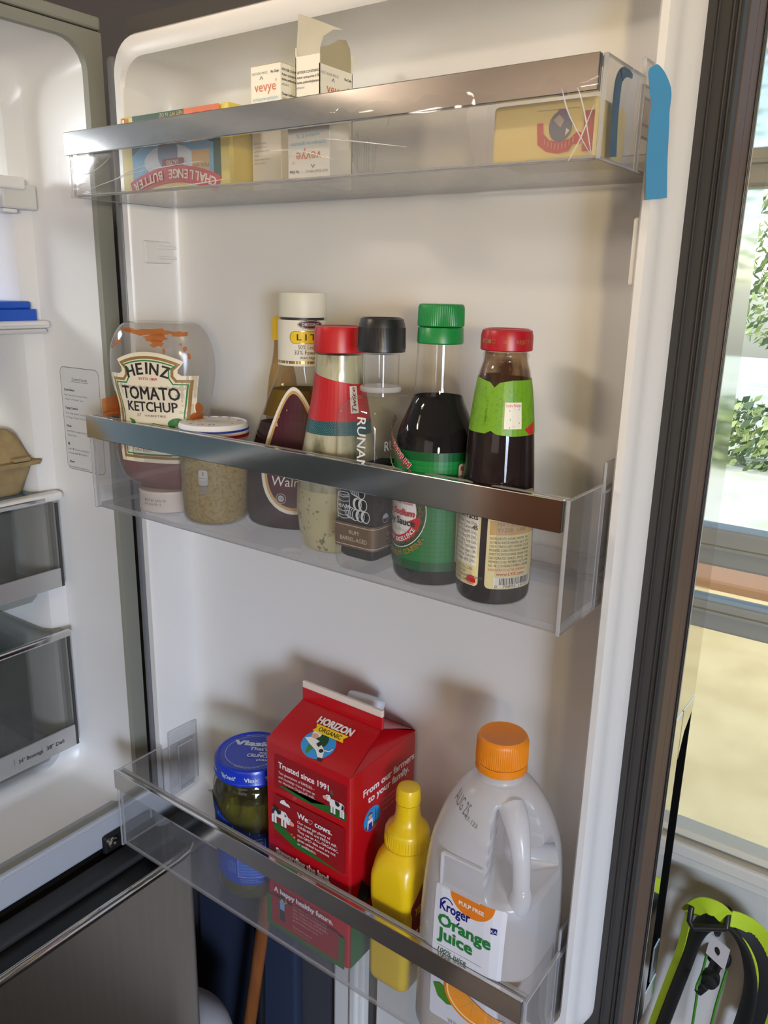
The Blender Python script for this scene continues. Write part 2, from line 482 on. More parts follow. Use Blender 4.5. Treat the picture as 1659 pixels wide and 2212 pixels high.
box(b, GX0 - 0.02, GX0 + 0.006, WY - 0.012, WY + 0.004, 0.80, 1.87, 0.003); box(b, GX1 - 0.006, GX1 + 0.02, WY - 0.012, WY + 0.004, 0.80, 1.87, 0.003)
struct('glazing_moulding', b, pmat('moulding_paint', srgb(226, 222, 210), 0.35), t)
b = nb(); box(b, GX0, GX1, WY + 0.004, WY + 0.02, 0.8125, 0.8155); struct('glazing_gap', b, wood, t, label='dark brown gap line under the lower glass')
b = nb(); box(b, GX0, GX1, WY - 0.004, WY + 0.02, 0.8155, 0.824, 0.002); struct('glazing_bead', b, pmat('bead_paint', srgb(236, 228, 204), 0.4), t)
b = nb(); box(b, GX0, GX1, WY + 0.018, WY + 0.021, 0.82, 1.06); struct('lower_pane', b, M['storm'], t, label='scratched lower glass')
b = nb(); box(b, GX0, GX1, WY + 0.018, WY + 0.021, 1.13, 1.87); struct('upper_pane', b, M['pane'], t)
for z0, z1, nm in ((1.046, 1.076, 'lower_rail'), (1.112, 1.150, 'meeting_rail'), (1.458, 1.490, 'upper_rail')):
    b = nb(); box(b, GX0, GX1, WY + 0.006, WY + 0.034, z0, z1, 0.003)
    box(b, GX0, GX1, WY + 0.001, WY + 0.010, z0 + 0.018, z0 + 0.022, 0.001)
    struct(nm, b, railm, t)
b = nb(); box(b, GX0, GX1, WY + 0.02, WY + 0.028, 1.076, 1.112); struct('gap_pane', b, M['pane'], t)
# casing left of the door
b = nb(); box(b, DX0 - 0.068, DX0 - 0.012, WY - 0.016, WY + 0.002, 0, 2.08, 0.004); box(b, DX0 - 0.035, DX0 - 0.02, WY - 0.022, WY - 0.014, 0, 2.08, 0.004)
box(b, DX1 + 0.012, DX1 + 0.068, WY - 0.016, WY + 0.002, 0, 2.08, 0.004); box(b, DX0 - 0.068, DX1 + 0.068, WY - 0.016, WY + 0.002, 2.07, 2.14, 0.004)
struct('trim_1', b, trimw, label='white door casing')
# assumed patio door and kitchen window, unseen, added for light behind the viewer
t2 = thing('assumed_patio_door', 'assumed unseen glazed patio door in the right wall', None, (0, 0, 0)) if False else None
b = nb()
for y0, y1 in ((-2.8, -2.74), (-2.13, -2.07), (-1.46, -1.4)): box(b, 3.01, 3.07, y0, y1, 0.1, 2.0, 0.004)
box(b, 3.01, 3.07, -2.8, -1.4, 0.1, 0.18, 0.004); box(b, 3.01, 3.07, -2.8, -1.4, 1.93, 2.0, 0.004)
o = struct('assumed_patio_door', b, trimw)
b = nb(); box(b, 3.035, 3.04, -2.8, -1.4, 0.15, 1.96); struct('pane', b, M['pane'], o)
b = nb()
for x0, x1 in ((0.2, 0.25), (0.88, 0.92), (1.55, 1.6)): box(b, x0, x1, -3.07, -3.01, 1.05, 2.05, 0.004)
box(b, 0.2, 1.6, -3.07, -3.01, 1.05, 1.1, 0.004); box(b, 0.2, 1.6, -3.07, -3.01, 2.0, 2.05, 0.004)
o = struct('assumed_window', b, trimw)
b = nb(); box(b, 0.2, 1.6, -3.045, -3.04, 1.07, 2.03); struct('pane', b, M['pane'], o)
blm = pmat('blind_cloth', srgb(226, 222, 212), 0.8)  # opaque blinds added to keep sky light out at both openings
t = thing('sky_block_blind', 'added unseen white blind keeping sky light out at the patio door', 'blind', (2.985, -2.1, 2.0), 0, 'added light-blocking blinds')
b = nb(); box(b, -0.004, 0.0, -0.72, 0.72, -1.92, 0.0); obj('cloth', b, blm, t)
b = nb(); tube(b, [(-0.02, -0.73, 0.03), (-0.02, 0.73, 0.03)], 0.024, 16); obj('roller', b, M['white'], t, 60)
b = nb(); box(b, -0.010, 0.004, -0.72, 0.72, -1.945, -1.92, 0.003); obj('bottom_bar', b, M['white'], t)
t = thing('sky_block_blind', 'added unseen white blind keeping sky light out at the kitchen window', 'blind', (0.9, -2.985, 2.07), 0, 'added light-blocking blinds')
b = nb(); box(b, -0.72, 0.72, 0.0, 0.004, -1.02, 0.0); obj('cloth', b, blm, t)
b = nb(); tube(b, [(-0.73, 0.02, 0.03), (0.73, 0.02, 0.03)], 0.024, 16); obj('roller', b, M['white'], t, 60)
b = nb(); box(b, -0.72, 0.72, -0.004, 0.010, -1.045, -1.02, 0.003); obj('bottom_bar', b, M['white'], t)
# kitchen units along the back wall (seen only in the chrome)
cabm = pmat('cabinet_brown', srgb(120, 82, 56), 0.45, noise=(srgb(96, 62, 42), 6, 0.3, 0.7, (1, 1, 0.15)))
for i in range(6):
    t = thing('base_cabinet', ('first', 'second', 'third', 'fourth', 'fifth', 'sixth')[i] + ' brown base cabinet from the refrigerator end, under the grey worktop', 'cabinet', (-0.62 + i * 0.545, -2.7, 0), 0, 'base cabinets behind the viewer')
    b = nb(); box(b, -0.2715, 0.2715, -0.29, 0.25, 0.08, 0.88, 0.004); obj('body', b, cabm, t)
    b = nb(); box(b, -0.26, 0.26, 0.2502, 0.27, 0.12, 0.85, 0.006); d = obj('door', b, cabm, t)
    b = nb(); tube(b, [(0.20, 0.29, 0.6), (0.20, 0.29, 0.75)], 0.006); obj('handle', b, M['chrome'], d)
tt = nb(); box(tt, -0.92, 2.42, -0.29, 0.29, 0.88, 0.92, 0.004)
tag(obj('worktop', tt, pmat('worktop_grey', srgb(120, 116, 112), 0.3), loc=(0, -2.7, 0)), 'grey worktop on the brown base cabinets', 'worktop')
# assumed ceiling light, unseen, warming the upper door: warm dome
t = thing('unseen_ceiling_light', 'assumed unseen round warm ceiling light in the kitchen', 'lamp', (1.20, -0.65, 2.45), 0, 'unseen ceiling lights')
b = nb(); lathe(b, [(0.19, -0.002), (0.19, -0.03), (0.18, -0.035)]); obj('base', b, M['white'], t, 30)
b = nb(); lathe(b, [(0.17, -0.035), (0.16, -0.06), (0.11, -0.09), (0.03, -0.1)]); obj('shade', b, pmat('lit_glass', (1, 0.9, 0.7), 0.4, emit=((1.0, 0.80, 0.52), 6.0)), t, 60)
lamp('unseen_ceiling_glow', 'AREA', (0, 0, -0.11), (0, 0, 0), 1.5, (1.0, 0.80, 0.50), 0.34, parent=t)
# unseen lamp on a stand, added to warm the upper part of the door
t = thing('warm_fill_lamp', 'added unseen fill lamp on a stand, warming the upper door', 'lamp', (1.78, -1.78, 0.0))
b = nb(); lathe(b, [(0.14, 0.0), (0.14, 0.012), (0.03, 0.025)], 40); obj('base', b, M['black'], t, 40)
b = nb(); tube(b, [(0, 0, 0.02), (0, 0, 1.38)], 0.011, 12); obj('pole', b, M['chrome'], t, 60)
hd = Vector((-0.615, 0.755, 0.30)).to_track_quat('-Z', 'Y').to_euler()
b = nb(); lathe(b, [(0.045, 0.11), (0.06, 0.09), (0.125, -0.06), (0.122, -0.06), (0.057, 0.085)], 40, cap1=False); sh = obj('shade', b, M['black'], t, 50, loc=(0, 0, 1.45), rot=hd)
b = nb(); lathe(b, [(0.10, -0.02), (0.10, -0.018)], 32); obj('bulb', b, bpy.data.materials['lit_glass'], sh)
fl = lamp('warm_fill_beam', 'AREA', (0, 0, -0.065), (0, 0, 0), 3.3, (1.0, 0.77, 0.40), 0.22, parent=sh); fl.data.spread = math.radians(62)
t = thing('unseen_ceiling_light', 'added unseen round light brightening the far kitchen corner', 'lamp', (-0.95, -1.65, 2.45), 0, 'unseen ceiling lights')  # added, unseen: brightens the walls mirrored in the chrome trims
b = nb(); lathe(b, [(0.19, -0.002), (0.19, -0.03), (0.18, -0.035)]); obj('base', b, M['white'], t, 30)
b = nb(); lathe(b, [(0.17, -0.035), (0.16, -0.06), (0.11, -0.09), (0.03, -0.1)]); obj('shade', b, bpy.data.materials['lit_glass'], t, 60)
lamp('unseen_ceiling_glow', 'AREA', (0, 0, -0.11), (0, 0, 0), 32, (1.0, 0.84, 0.70), 0.34, parent=t)

# ---------------------------------------------------------------- outdoors
pave = pmat('sunlit_concrete', srgb(216, 196, 142), 0.9, noise=(srgb(198, 176, 120), 5, 0.35, 0.7), bump=(60, 0.3, 0.004))
b = nb(); box(b, -4, 8, WY + 0.13, 4.2, -0.30, -0.18); struct('ground_path', b, pave, label='sunlit pale concrete path outside the door')
b = nb(); box(b, -14, 16, 4.2, 22, -0.32, -0.2); struct('ground_driveway', b, pmat('pale_gravel', srgb(214, 212, 196), 0.9, noise=(srgb(186, 196, 160), 3, 0.4, 0.7)), label='bright pale driveway beyond the path')
b = nb(); box(b, -6, 8, 3.9, 4.2, -0.3, -0.12, 0.02); struct('kerb', b, pmat('kerb_brown', srgb(150, 112, 80), 0.9), label='brown edging between path and lawn')
def foliage(name, label, cx, cy, z0, z1, rx, ry, n, size, cols, trunk=True):
    t = thing(name, label, 'tree' if trunk else 'hedge', (cx, cy, -0.2), 0, 'garden trees' if trunk else None)
    rnd = random.Random(hash((cx * 100 // 1, n)) & 0xffff)
    b = nb()
    for i in range(n):
        a = rnd.uniform(0, 6.283); q = rnd.random() ** 0.5
        zz = rnd.uniform(z0, z1); k = math.sqrt(max(0.05, 1 - ((zz - (z0 + z1) / 2) / ((z1 - z0) / 2)) ** 2)) if trunk else 1
        c = Vector((rx * q * k * math.cos(a), ry * q * k * math.sin(a), zz))
        d = Vector((rnd.gauss(0, 1), rnd.gauss(0, 1), rnd.gauss(0, 1))).normalized(); e = d.orthogonal().normalized(); g = d.cross(e)
        s = size * rnd.uniform(0.6, 1.3)
        vs = [b.verts.new(c + p) for p in (e * s, g * s * 0.45, -e * s, -g * s * 0.45)]
        f = b.faces.new(vs); f.material_index = rnd.randrange(len(cols))
    o = obj('foliage', b, cols, t); o['kind'] = 'stuff'
    if trunk:
        b = nb(); tube(b, [(0, 0, 0), (0.05, 0, z0 * 0.6), (0, 0.05, z1 * 0.75)], [0.14, 0.11, 0.05]); obj('trunk', b, M['brown_ink'], t, 60)
lf = [pmat('leaf_%s' % w, srgb(*c), 0.6) for w, c in (('mid', (142, 160, 92)), ('light', (192, 204, 136)), ('dark', (92, 112, 78)))]
foliage('hedge', 'leafy hedge at the far side of the driveway', 1.5, 7.7, 0.0, 0.6, 7.0, 0.4, 9000, 0.06, lf, False)
foliage('garden_tree', 'leafy garden tree seen through the upper glass', -0.8, 10.2, 0.9, 5.6, 2.6, 1.6, 6000, 0.065, lf)
foliage('garden_tree', 'second leafy tree further right in the garden', 4.0, 10.5, 1.2, 5.6, 2.0, 1.6, 4000, 0.065, lf)

# ================================================================ REFRIGERATOR
F = thing('refrigerator', 'brown stainless refrigerator with its right door standing open', 'refrigerator', (0, 0, 0))
XF, YW = -0.035, -0.009
YL = -0.80                                   # left inner wall of the compartment
# cabinet shell: sides, top, back
b = nb()
box(b, -0.72, XF - 0.004, 0.0, 0.008, 0.02, 1.577, 0.002); box(b, -0.72, XF - 0.004, YL - 0.017, YL - 0.009, 0.02, 1.577, 0.002)
box(b, -0.72, XF - 0.004, YL - 0.017, 0.008, 1.577, 1.589, 0.002); box(b, -0.73, -0.72, YL - 0.017, 0.008, 0.02, 1.589)
box(b, -0.72, XF - 0.004, YL - 0.017, 0.008, 0.02, 0.03)
obj('cabinet', b, pmat('cabinet_side_grey', srgb(70, 70, 72), 0.5), F)
# front flange round the opening: ring of quads between the outer rectangle and the rounded opening
def ringx(x, y0, y1, z0, z1, r, n=6):
    return [Vector((x, p[0], p[1])) for p in rrect_pts(y0, y1, z0, z1, r, n)]
b = nb()
loft(b, [ringx(XF - 0.006, YL - 0.017, 0.008, 0.779, 1.577, 0.001), ringx(XF, YL - 0.0165, 0.0072, 0.7795, 1.5762, 0.0015), ringx(XF, YL, YW, 0.8185, 1.567, 0.024), ringx(XF - 0.006, YL, YW - 0.001, 0.819, 1.5665, 0.024)], 0, False, False)
obj('front_flange', b, M['flange'], F, 30)
b = nb(); box(b, XF - 0.5, XF, YL - 0.017, 0.0075, 1.5778, 1.5885, 0.002); obj('top_cover', b, M['flange'], F)
# liner: stepped inwards a little way back
b = nb()
loft(b, [ringx(XF - 0.004, YL, YW, 0.818, 1.567, 0.024), ringx(XF - 0.084, YL + 0.001, YW - 0.002, 0.822, 1.563, 0.026), ringx(XF - 0.094, YL + 0.006, YW - 0.007, 0.826, 1.557, 0.03),
         ringx(XF - 0.100, YL + 0.024, YW - 0.024, 0.832, 1.543, 0.03), ringx(XF - 0.110, YL + 0.029, YW - 0.029, 0.834, 1.538, 0.03), ringx(-0.60, YL + 0.04, YW - 0.04, 0.845, 1.525, 0.03), ringx(-0.62, YL + 0.06, YW - 0.06, 0.865, 1.505, 0.03)], 0, False, True, flip=True)
obj('liner', b, M['liner'], F, 40)
# floor lip below the opening
b = nb(); box(b, XF - 0.02, XF + 0.004, YL - 0.017, 0.006, 0.781, 0.8185, 0.003); obj('sill_lip', b, pmat('lip_grey', srgb(176, 180, 188), 0.4), F)
b = nb(); box(b, XF - 0.01, XF + 0.0045, YL - 0.017, 0.006, 0.8125, 0.8135); obj('lip_groove', b, M['lgrey_ink'], F)
# interior LED panel in the ceiling
b = nb(); box(b, -0.47, -0.33, -0.34, -0.16, 1.5252, 1.532, 0.003); lp = obj('light_panel', b, pmat('led_diffuser', (1, 1, 1), 0.5, emit=((0.93, 0.97, 1.0), 3.0)), F)
lamp('led_light', 'AREA', (-0.40, -0.25, 1.522), (math.radians(12), math.radians(-40), 0), 3.3, (0.95, 0.98, 1.0), 0.14, 0.18, parent=F)
# hinge bracket under the door
b = nb()
box(b, XF + 0.003, XF + 0.009, -0.062, 0.0, 0.775, 0.797, 0.003); box(b, XF + 0.003, 0.01, -0.03, 0.008, 0.7745, 0.7785, 0.001)
br = obj('hinge_bracket', b, M['black'], F)
b = nb(); lathe(b, [(0.0062, 0), (0.0062, 0.003), (0.0045, 0.0042), (0.002, 0.0042), (0.002, 0.0025)], 20); obj('bolt', b, M['mirror'], br, 30, loc=(XF + 0.009, -0.052, 0.7875), rot=(0, math.radians(90), 0))
# freezer drawer below
b = nb()
pr = [(XF + 0.006, 0.0165), (0.012, 0.0165), (0.022, 0.014), (0.029, 0.007), (0.032, -0.004), (0.0325, -0.03), (0.0325, YL - 0.02), (XF + 0.006, YL - 0.02)]
loft(b, [[Vector((x, y, z)) for x, y in pr[::-1]] for z in (0.10, 0.762)])
fd = obj('freezer_drawer', b, M['steel'], F, 40)
b = nb(); box(b, XF + 0.006, 0.0275, YL - 0.02, 0.0125, 0.7621, 0.7645, 0.001); obj('top_rail', b, M['black'], fd)
b = nb(); box(b, XF + 0.006, XF + 0.034, YL - 0.02, 0.012, 0.7646, 0.7725, 0.003); obj('gasket', b, pmat('dark_gasket', (0.03, 0.032, 0.036), 0.55), fd)
b = nb(); tube(b, [(0.0275, YL - 0.02, 0.766), (0.0275, -0.01, 0.766), (0.0255, 0.006, 0.766), (0.020, 0.0145, 0.766)], 0.0042, 12); obj('chrome_strip', b, M['mirror'], fd, 60)
b = nb(); box(b, -0.70, XF - 0.006, YL - 0.012, -0.001, 0.03, 0.77, 0.003); obj('freezer_box', b, M['blackmatt'], F)

# ---- door (open, in the plane y = 0)
b = nb()
def ringy(y, x0, x1, z0, z1, r, n=8):
    return [Vector((p[0], y, p[1])) for p in rrect_pts(x0, x1, z0, z1, r, n)]
DZ0, DZT = 0.770, 1.5935
loft(b, [ringy(0.032, -0.0145, 0.4795, 0.790, 1.5705, 0.032), ringy(0.022, -0.0138, 0.4775, 0.791, 1.5695, 0.031), ringy(0.018, -0.0135, 0.4735, 0.792, 1.569, 0.030),
         ringy(0.010, -0.0130, 0.4720, 0.793, 1.5685, 0.030), ringy(0.003, -0.0125, 0.4705, 0.794, 1.568, 0.029), ringy(0.0, -0.0105, 0.4685, 0.796, 1.566, 0.028),
         ringy(0.0, -0.0035, 0.4640, 0.8085, 1.5545, 0.026), ringy(0.003, -0.0008, 0.4620, 0.8110, 1.5505, 0.024), ringy(0.04, 0.0005, 0.4610, 0.8125, 1.545, 0.026), ringy(0.050, 0.004, 0.4580, 0.816, 1.535, 0.024), ringy(0.0545, 0.012, 0.450, 0.824, 1.524, 0.02)], 0, False, True, flip=True)
door = obj('door', b, M['liner'], F, 40)
b = nb()
loft(b, [ringy(0.0375, -0.0300, 0.500, DZ0, DZT, 0.003), ringy(0.031, -0.0285, 0.499, DZ0 + 0.001, DZT - 0.001, 0.003), ringy(0.031, -0.0143, 0.4792, 0.7902, 1.5703, 0.032)], 0, False, False)
obj('gasket', b, M['gasket'], door, 30)
b = nb(); box(b, -0.0250, -0.0150, 0.0015, 0.0312, DZ0 + 0.004, 1.556, 0.004, 3); obj('hinge_side_seal', b, pmat('seal_grey', (0.16, 0.165, 0.175), 0.35), door, 40)
b = nb()   # the two fine ribs of the gasket on the free side
for x in (0.4855, 0.4935, 0.4965): box(b, x, x + 0.0009, 0.0295, 0.032, DZ0 + 0.004, DZT - 0.004)
obj('gasket_rib', b, M['darktrim'], door)
b = nb(); box(b, -0.0305, 0.5005, 0.0562, 0.0735, DZ0, DZT, 0.001)
for q in ((0.4805, 0.5005, DZ0, DZT), (-0.0305, -0.0155, DZ0, DZT), (-0.0155, 0.4805, DZ0, 0.789), (-0.0155, 0.4805, 1.5715, DZT)): box(b, q[0], q[1], 0.0376, 0.0562, q[2], q[3], 0.0005)
obj('door_body', b, M['brown'], door)
b = nb()
for y in (0.0725, 0.0765): box(b, -0.031, 0.5017, y, y + 0.0016, DZ0 - 0.0005, DZT + 0.0005, 0.0006)
obj('edge_line', b, M['black'], door)
# polished front shell with the pocket handle cut in its edge
b = nb()
box(b, -0.031, 0.470, 0.0785, 0.1265, DZ0, DZT, 0.003)
box(b, 0.470, 0.5015, 0.0785, 0.1265, 1.062, DZT, 0.002); box(b, 0.470, 0.5015, 0.0785, 0.097, DZ0, 1.062, 0.001)
box(b, 0.470, 0.5015, 0.097, 0.1265, DZ0, 0.792, 0.001)
obj('front_panel', b, M['mirror'], door)
b = nb(); box(b, 0.465, 0.4700, 0.0965, 0.1262, 0.792, 1.0615); box(b, 0.470, 0.5008, 0.1235, 0.1262, 0.792, 1.0615); box(b, 0.470, 0.5005, 0.0965, 0.0985, 0.792, 1.0615)
hp = obj('pocket_handle', b, pmat('pocket_black', (0.006, 0.006, 0.006), 0.9, spec=0.05), door)
b = nb()
v = [b.verts.new(p) for p in ((0.5016, 0.0972, 1.0622), (0.5016, 0.1262, 1.0622), (0.5016, 0.1240, 1.052), (0.5016, 0.1060, 1.040), (0.5016, 0.0972, 1.020))]
w = [b.verts.new((q.co.x - 0.004, q.co.y, q.co.z)) for q in v]
b.faces.new(v); b.faces.new(w[::-1])
for i in range(5): b.faces.new((v[i], w[i], w[(i + 1) % 5], v[(i + 1) % 5]))
obj('pocket_corner', b, M['mirror'], door)
b = nb(); box(b, 0.4975, 0.5025, 0.103, 0.118, 0.800, 0.836, 0.001); obj('handle_clip', b, pmat('clip_steel', (0.45, 0.5, 0.6), 0.15, 1.0), door, label='small bright metal clip')
# bin rests moulded in the left wall of the door
b = nb()
for z in (1.384,):
    box(b, -0.001, 0.0022, 0.012, 0.050, z, z + 0.020, 0.002); box(b, 0.0015, 0.004, 0.026, 0.048, z + 0.013, z + 0.016, 0.001); box(b, 0.0015, 0.004, 0.026, 0.048, z + 0.004, z + 0.007, 0.001)
obj('bin_rest', b, M['liner'], door)
b = nb(); box(b, 0.4585, 0.4622, 0.004, 0.040, 1.372, 1.41, 0.001); obj('bin_rest', b, M['liner'], door)

# sticker on the fridge side wall
p = Print(lambda s, t, k: Vector((-0.1125 + s, (YW + 0.0003) - 0.00035 * 1 - 0.002 * max(0, min(1, (0.0725 - s) / 0.068)) - k, 1.284 + t)), ds=0.01)
SW, SH = 0.062, -0.105
p.rect(0, SH, SW, 0, pmat('sticker_white', (0.72, 0.72, 0.71), 0.3), 0.006)
p.line([(x, y) for x, y in rrect_pts(0.0004, SW - 0.0004, SH + 0.0004, -0.0004, 0.006, 4)], 0.0006, M['grey_ink'], True)
p.text('Control Guide', 0.031, -0.013, 0.0028, M['black_ink'], 0.024); p.rect(0.017, -0.0145, 0.045, -0.0142, M['black_ink'])
yy = -0.024
for hd, ls in (('Zone Select', ['Press "Zone Select" to select "Fridge",', '"Freezer" or "FlexZone" zones.']), ('Temp Control', ['Press "Temp Control" to set temperature', 'for "Fridge", "Freezer" or "FlexZone".']), ('Mode', ['Press "Mode" to select "Power Cool",', '"Power Freeze".']), ('\u2666', ['Hold "\u2666" 3 sec to reset the filter', 'indicator, Hold "\u2666" for Wi-Fi.']), ('Alarm', ['Press any button to stop alarm.'])):
    p.text(hd, 0.005, yy, 0.0024, M['black_ink'], al='L', bold=0.02)
    p.lines(ls, 0.005, yy - 0.005, 0.0017, 0.0042, M['grey_ink'], maxw=0.053)
    yy -= 0.0185 if len(ls) > 1 else 0.012
p.build('guide_sticker', F, 'white control guide sticker with rounded outline')

# ---------------------------------------------------------------- shelves, drawers and food inside
SX = -0.118
t = thing('fridge_shelf', 'uppermost glass shelf with thick white bracket end', 'shelf', (SX, -0.0155, 1.4545), 0, 'glass shelves in the refrigerator')
b = nb(); box(b, -0.40, -0.004, -0.77, -0.004, -0.006, -0.002, 0.001); obj('glass_plate', b, M['glass'], t)
b = nb(); box(b, -0.006, 0.003, -0.77, -0.0125, -0.0065, 0.0045, 0.002); obj('front_trim', b, M['liner'], t)
b = nb(); box(b, -0.06, 0.0, -0.035, 0.0, -0.0235, -0.001, 0.002); box(b, -0.05, -0.002, -0.77, -0.045, -0.023, -0.007, 0.003); obj('bracket', b, pmat('bracket_white', (0.62, 0.62, 0.60), 0.4), t)
b = nb(); box(b, -0.012, -0.002, -0.034, -0.02, -0.027, -0.0236, 0.001); obj('bracket_foot', b, M['liner'], t)
t = thing('fridge_shelf', 'second glass shelf, under the blue carton', 'shelf', (SX, -0.0145, 1.3285), 0, 'glass shelves in the refrigerator')
b = nb(); box(b, -0.40, -0.004, -0.77, -0.004, -0.006, -0.002, 0.001); obj('glass_plate', b, M['glass'], t)
b = nb(); box(b, -0.012, 0.003, -0.77, 0.0, -0.0075, 0.0, 0.003); box(b, -0.010, 0.0045, -0.77, -0.004, -0.0045, -0.0015, 0.001); obj('front_trim', b, M['liner'], t)
b = nb(); box(b, -0.05, 0.001, -0.06, -0.003, -0.0125, -0.0076, 0.002); obj('bracket', b, pmat('bracket_white2', (0.60, 0.60, 0.59), 0.4), t)
t = thing('blue_carton', 'bright blue carton lying on the second shelf', 'box', (-0.1225, -0.0240, 1.3268))
b = nb(); box(b, -0.14, 0, -0.16, 0, 0, 0.0125, 0.001); box(b, -0.14, -0.002, -0.16, -0.004, 0.0124, 0.0200, 0.002); obj('body', b, pmat('carton_blue', srgb(20, 82, 190), 0.35), t)
# shelf over the top drawer
t = thing('fridge_shelf', 'lowest glass shelf carrying the egg carton, tinted for pale blue reflections', 'shelf', (SX, -0.0175, 1.155), 0, 'glass shelves in the refrigerator')
b = nb(); box(b, -0.40, -0.004, -0.77, -0.006, -0.006, -0.002, 0.001); obj('glass_plate', b, clear('blue_reflection_glass', (0.75, 0.88, 0.95), 0.12, (0.35, 0.55, 0.70), 0.03), t)  # pale blue reflections put into the glass tint and haze
b = nb(); box(b, -0.010, 0.004, -0.77, 0.0, -0.0095, 0.0, 0.0035); obj('front_trim', b, M['liner'], t)
b = nb(); box(b, -0.012, 0.0055, -0.77, -0.022, -0.0075, -0.0035, 0.001); obj('trim_strip', b, M['chrome'], t)
# egg carton
eggm = pmat('pulp', srgb(168, 146, 104), 0.95, noise=(srgb(140, 120, 82), 60, 0.35, 0.7), bump=(90, 0.6, 0.002))
t = thing('egg_carton', 'grey-brown moulded pulp egg carton on the lowest shelf', 'egg carton', (-0.1290, -0.0320, 1.1535))
def er(z, ix, iy, r=0.012): return [Vector((x, y, z)) for x, y in rrect_pts(-0.10 + ix, 0.0 - ix, -0.155 + iy, 0.0 - iy, r, 5)]
b = nb(); loft(b, [er(0, 0.013, 0.012), er(0.004, 0.011, 0.010), er(0.030, 0.003, 0.003), er(0.031, -0.002, -0.002, 0.006), er(0.033, -0.002, -0.002, 0.006)]); obj('tray', b, eggm, t, 40)
b = nb(); loft(b, [er(0.0332, -0.003, -0.003, 0.006), er(0.0355, -0.003, -0.003, 0.006), er(0.0365, 0.003, 0.003), er(0.061, 0.012, 0.012), er(0.066, 0.017, 0.017)]); lid = obj('lid', b, eggm, t, 40)
b = nb(); box(b, -0.012, 0.0045, -0.03, -0.012, 0.0365, 0.0405, 0.0015); obj('latch_tab', b, eggm, lid)
# crisper drawers
def crisper(name, label, z0, z1, band0, band1, deep, y_r=-0.0135):
    t = thing(name, label, 'drawer', (SX - 0.001, y_r - 0.0115, z0), 0, 'clear drawers in the refrigerator')
    h = z1 - z0
    b = nb(); box(b, -0.004, 0, -0.76, 0, 0, h, 0.0008); obj('front', b, M['drawer'], t)
    b = nb(); box(b, 0.0002, 0.0022, -0.002, 0.0012, 0.0, h, 0.0005); obj('front_edge', b, M['darktrim'], t)
    b = nb(); box(b, -0.38, -0.004, -0.004, -0.001, 0, h); obj('side', b, M['drawer'], t)
    b = nb(); box(b, -0.38, -0.004, -0.76, -0.004, 0, 0.003); obj('floor_plate', b, M['drawer'], t)
    b = nb(); box(b, -0.38, -0.377, -0.76, -0.004, 0, h); obj('back', b, M['liner'], t)
    b = nb(); box(b, 0.0002, 0.003, -0.76, -0.0025, band0 - z0, band1 - z0, 0.0008); obj('label_band', b, pmat(name + '_band', (0.55, 0.55, 0.54), 0.25, 0.6), t)
    b = nb()   # rounded foot under the front
    loft(b, [[Vector((-0.03 if k else -0.012, y, z)) for y, z in ((-0.76, 0.0), (-0.022, 0.0), (-0.024, -0.008), (-0.030, -0.013), (-0.76, -0.013))] for k in (1, 0)]); obj('foot', b, M['drawer'], t)
    b = nb(); box(b, -0.04, -0.037, -0.76, -0.03, 0.004, h - 0.008); box(b, -0.10, -0.037, -0.034, -0.03, 0.004, h - 0.008); obj('inner_rib', b, M['drawer'], t)
    return t
crisper('crisper_drawer', 'upper smoky clear drawer with plain silver band', 1.0505, 1.143, 1.0507, 1.072, True)
t = crisper('crisper_drawer', 'lower smoky clear drawer marked with beverage and deli settings', 0.859, 0.992, 0.8592, 0.885, True)
b = nb(); box(b, -0.38, 0.002, -0.76, 0.0, 0.136, 0.1395, 0.001); obj('lid_plate', b, M['drawer'], t)
b = nb(); box(b, 0.0, 0.006, -0.76, 0.0015, 0.134, 0.1415, 0.002); obj('lid_trim', b, M['chrome'], t)
p = Print(on_plane((0.0031, 0, 0), (0, 1, 0), (0, 0, 1)))
for s, tx in ((-0.0715, '34\u00b0 Beverage'), (-0.039, '38\u00b0 Deli')): p.text(tx, s, 0.0105, 0.0046, M['black_ink'], al='L', bold=0.01, maxw=0.028)
p.rect(-0.0448, 0.009, -0.0443, 0.018, M['grey_ink']); p.rect(-0.0765, 0.009, -0.076, 0.018, M['grey_ink'])
p.build('lettering', t)
b = nb(); lathe(b, smoothprof([(0.004, 0.0), (0.026, 0.012), (0.030, 0.03), (0.02, 0.05), (0.004, 0.06)]), 20); tag(obj('brown_potato', b, pmat('potato', srgb(150, 112, 74), 0.8), None, 60, loc=(-0.19, -0.105, 1.0545)), 'brown potato inside the upper smoky drawer', 'vegetable')

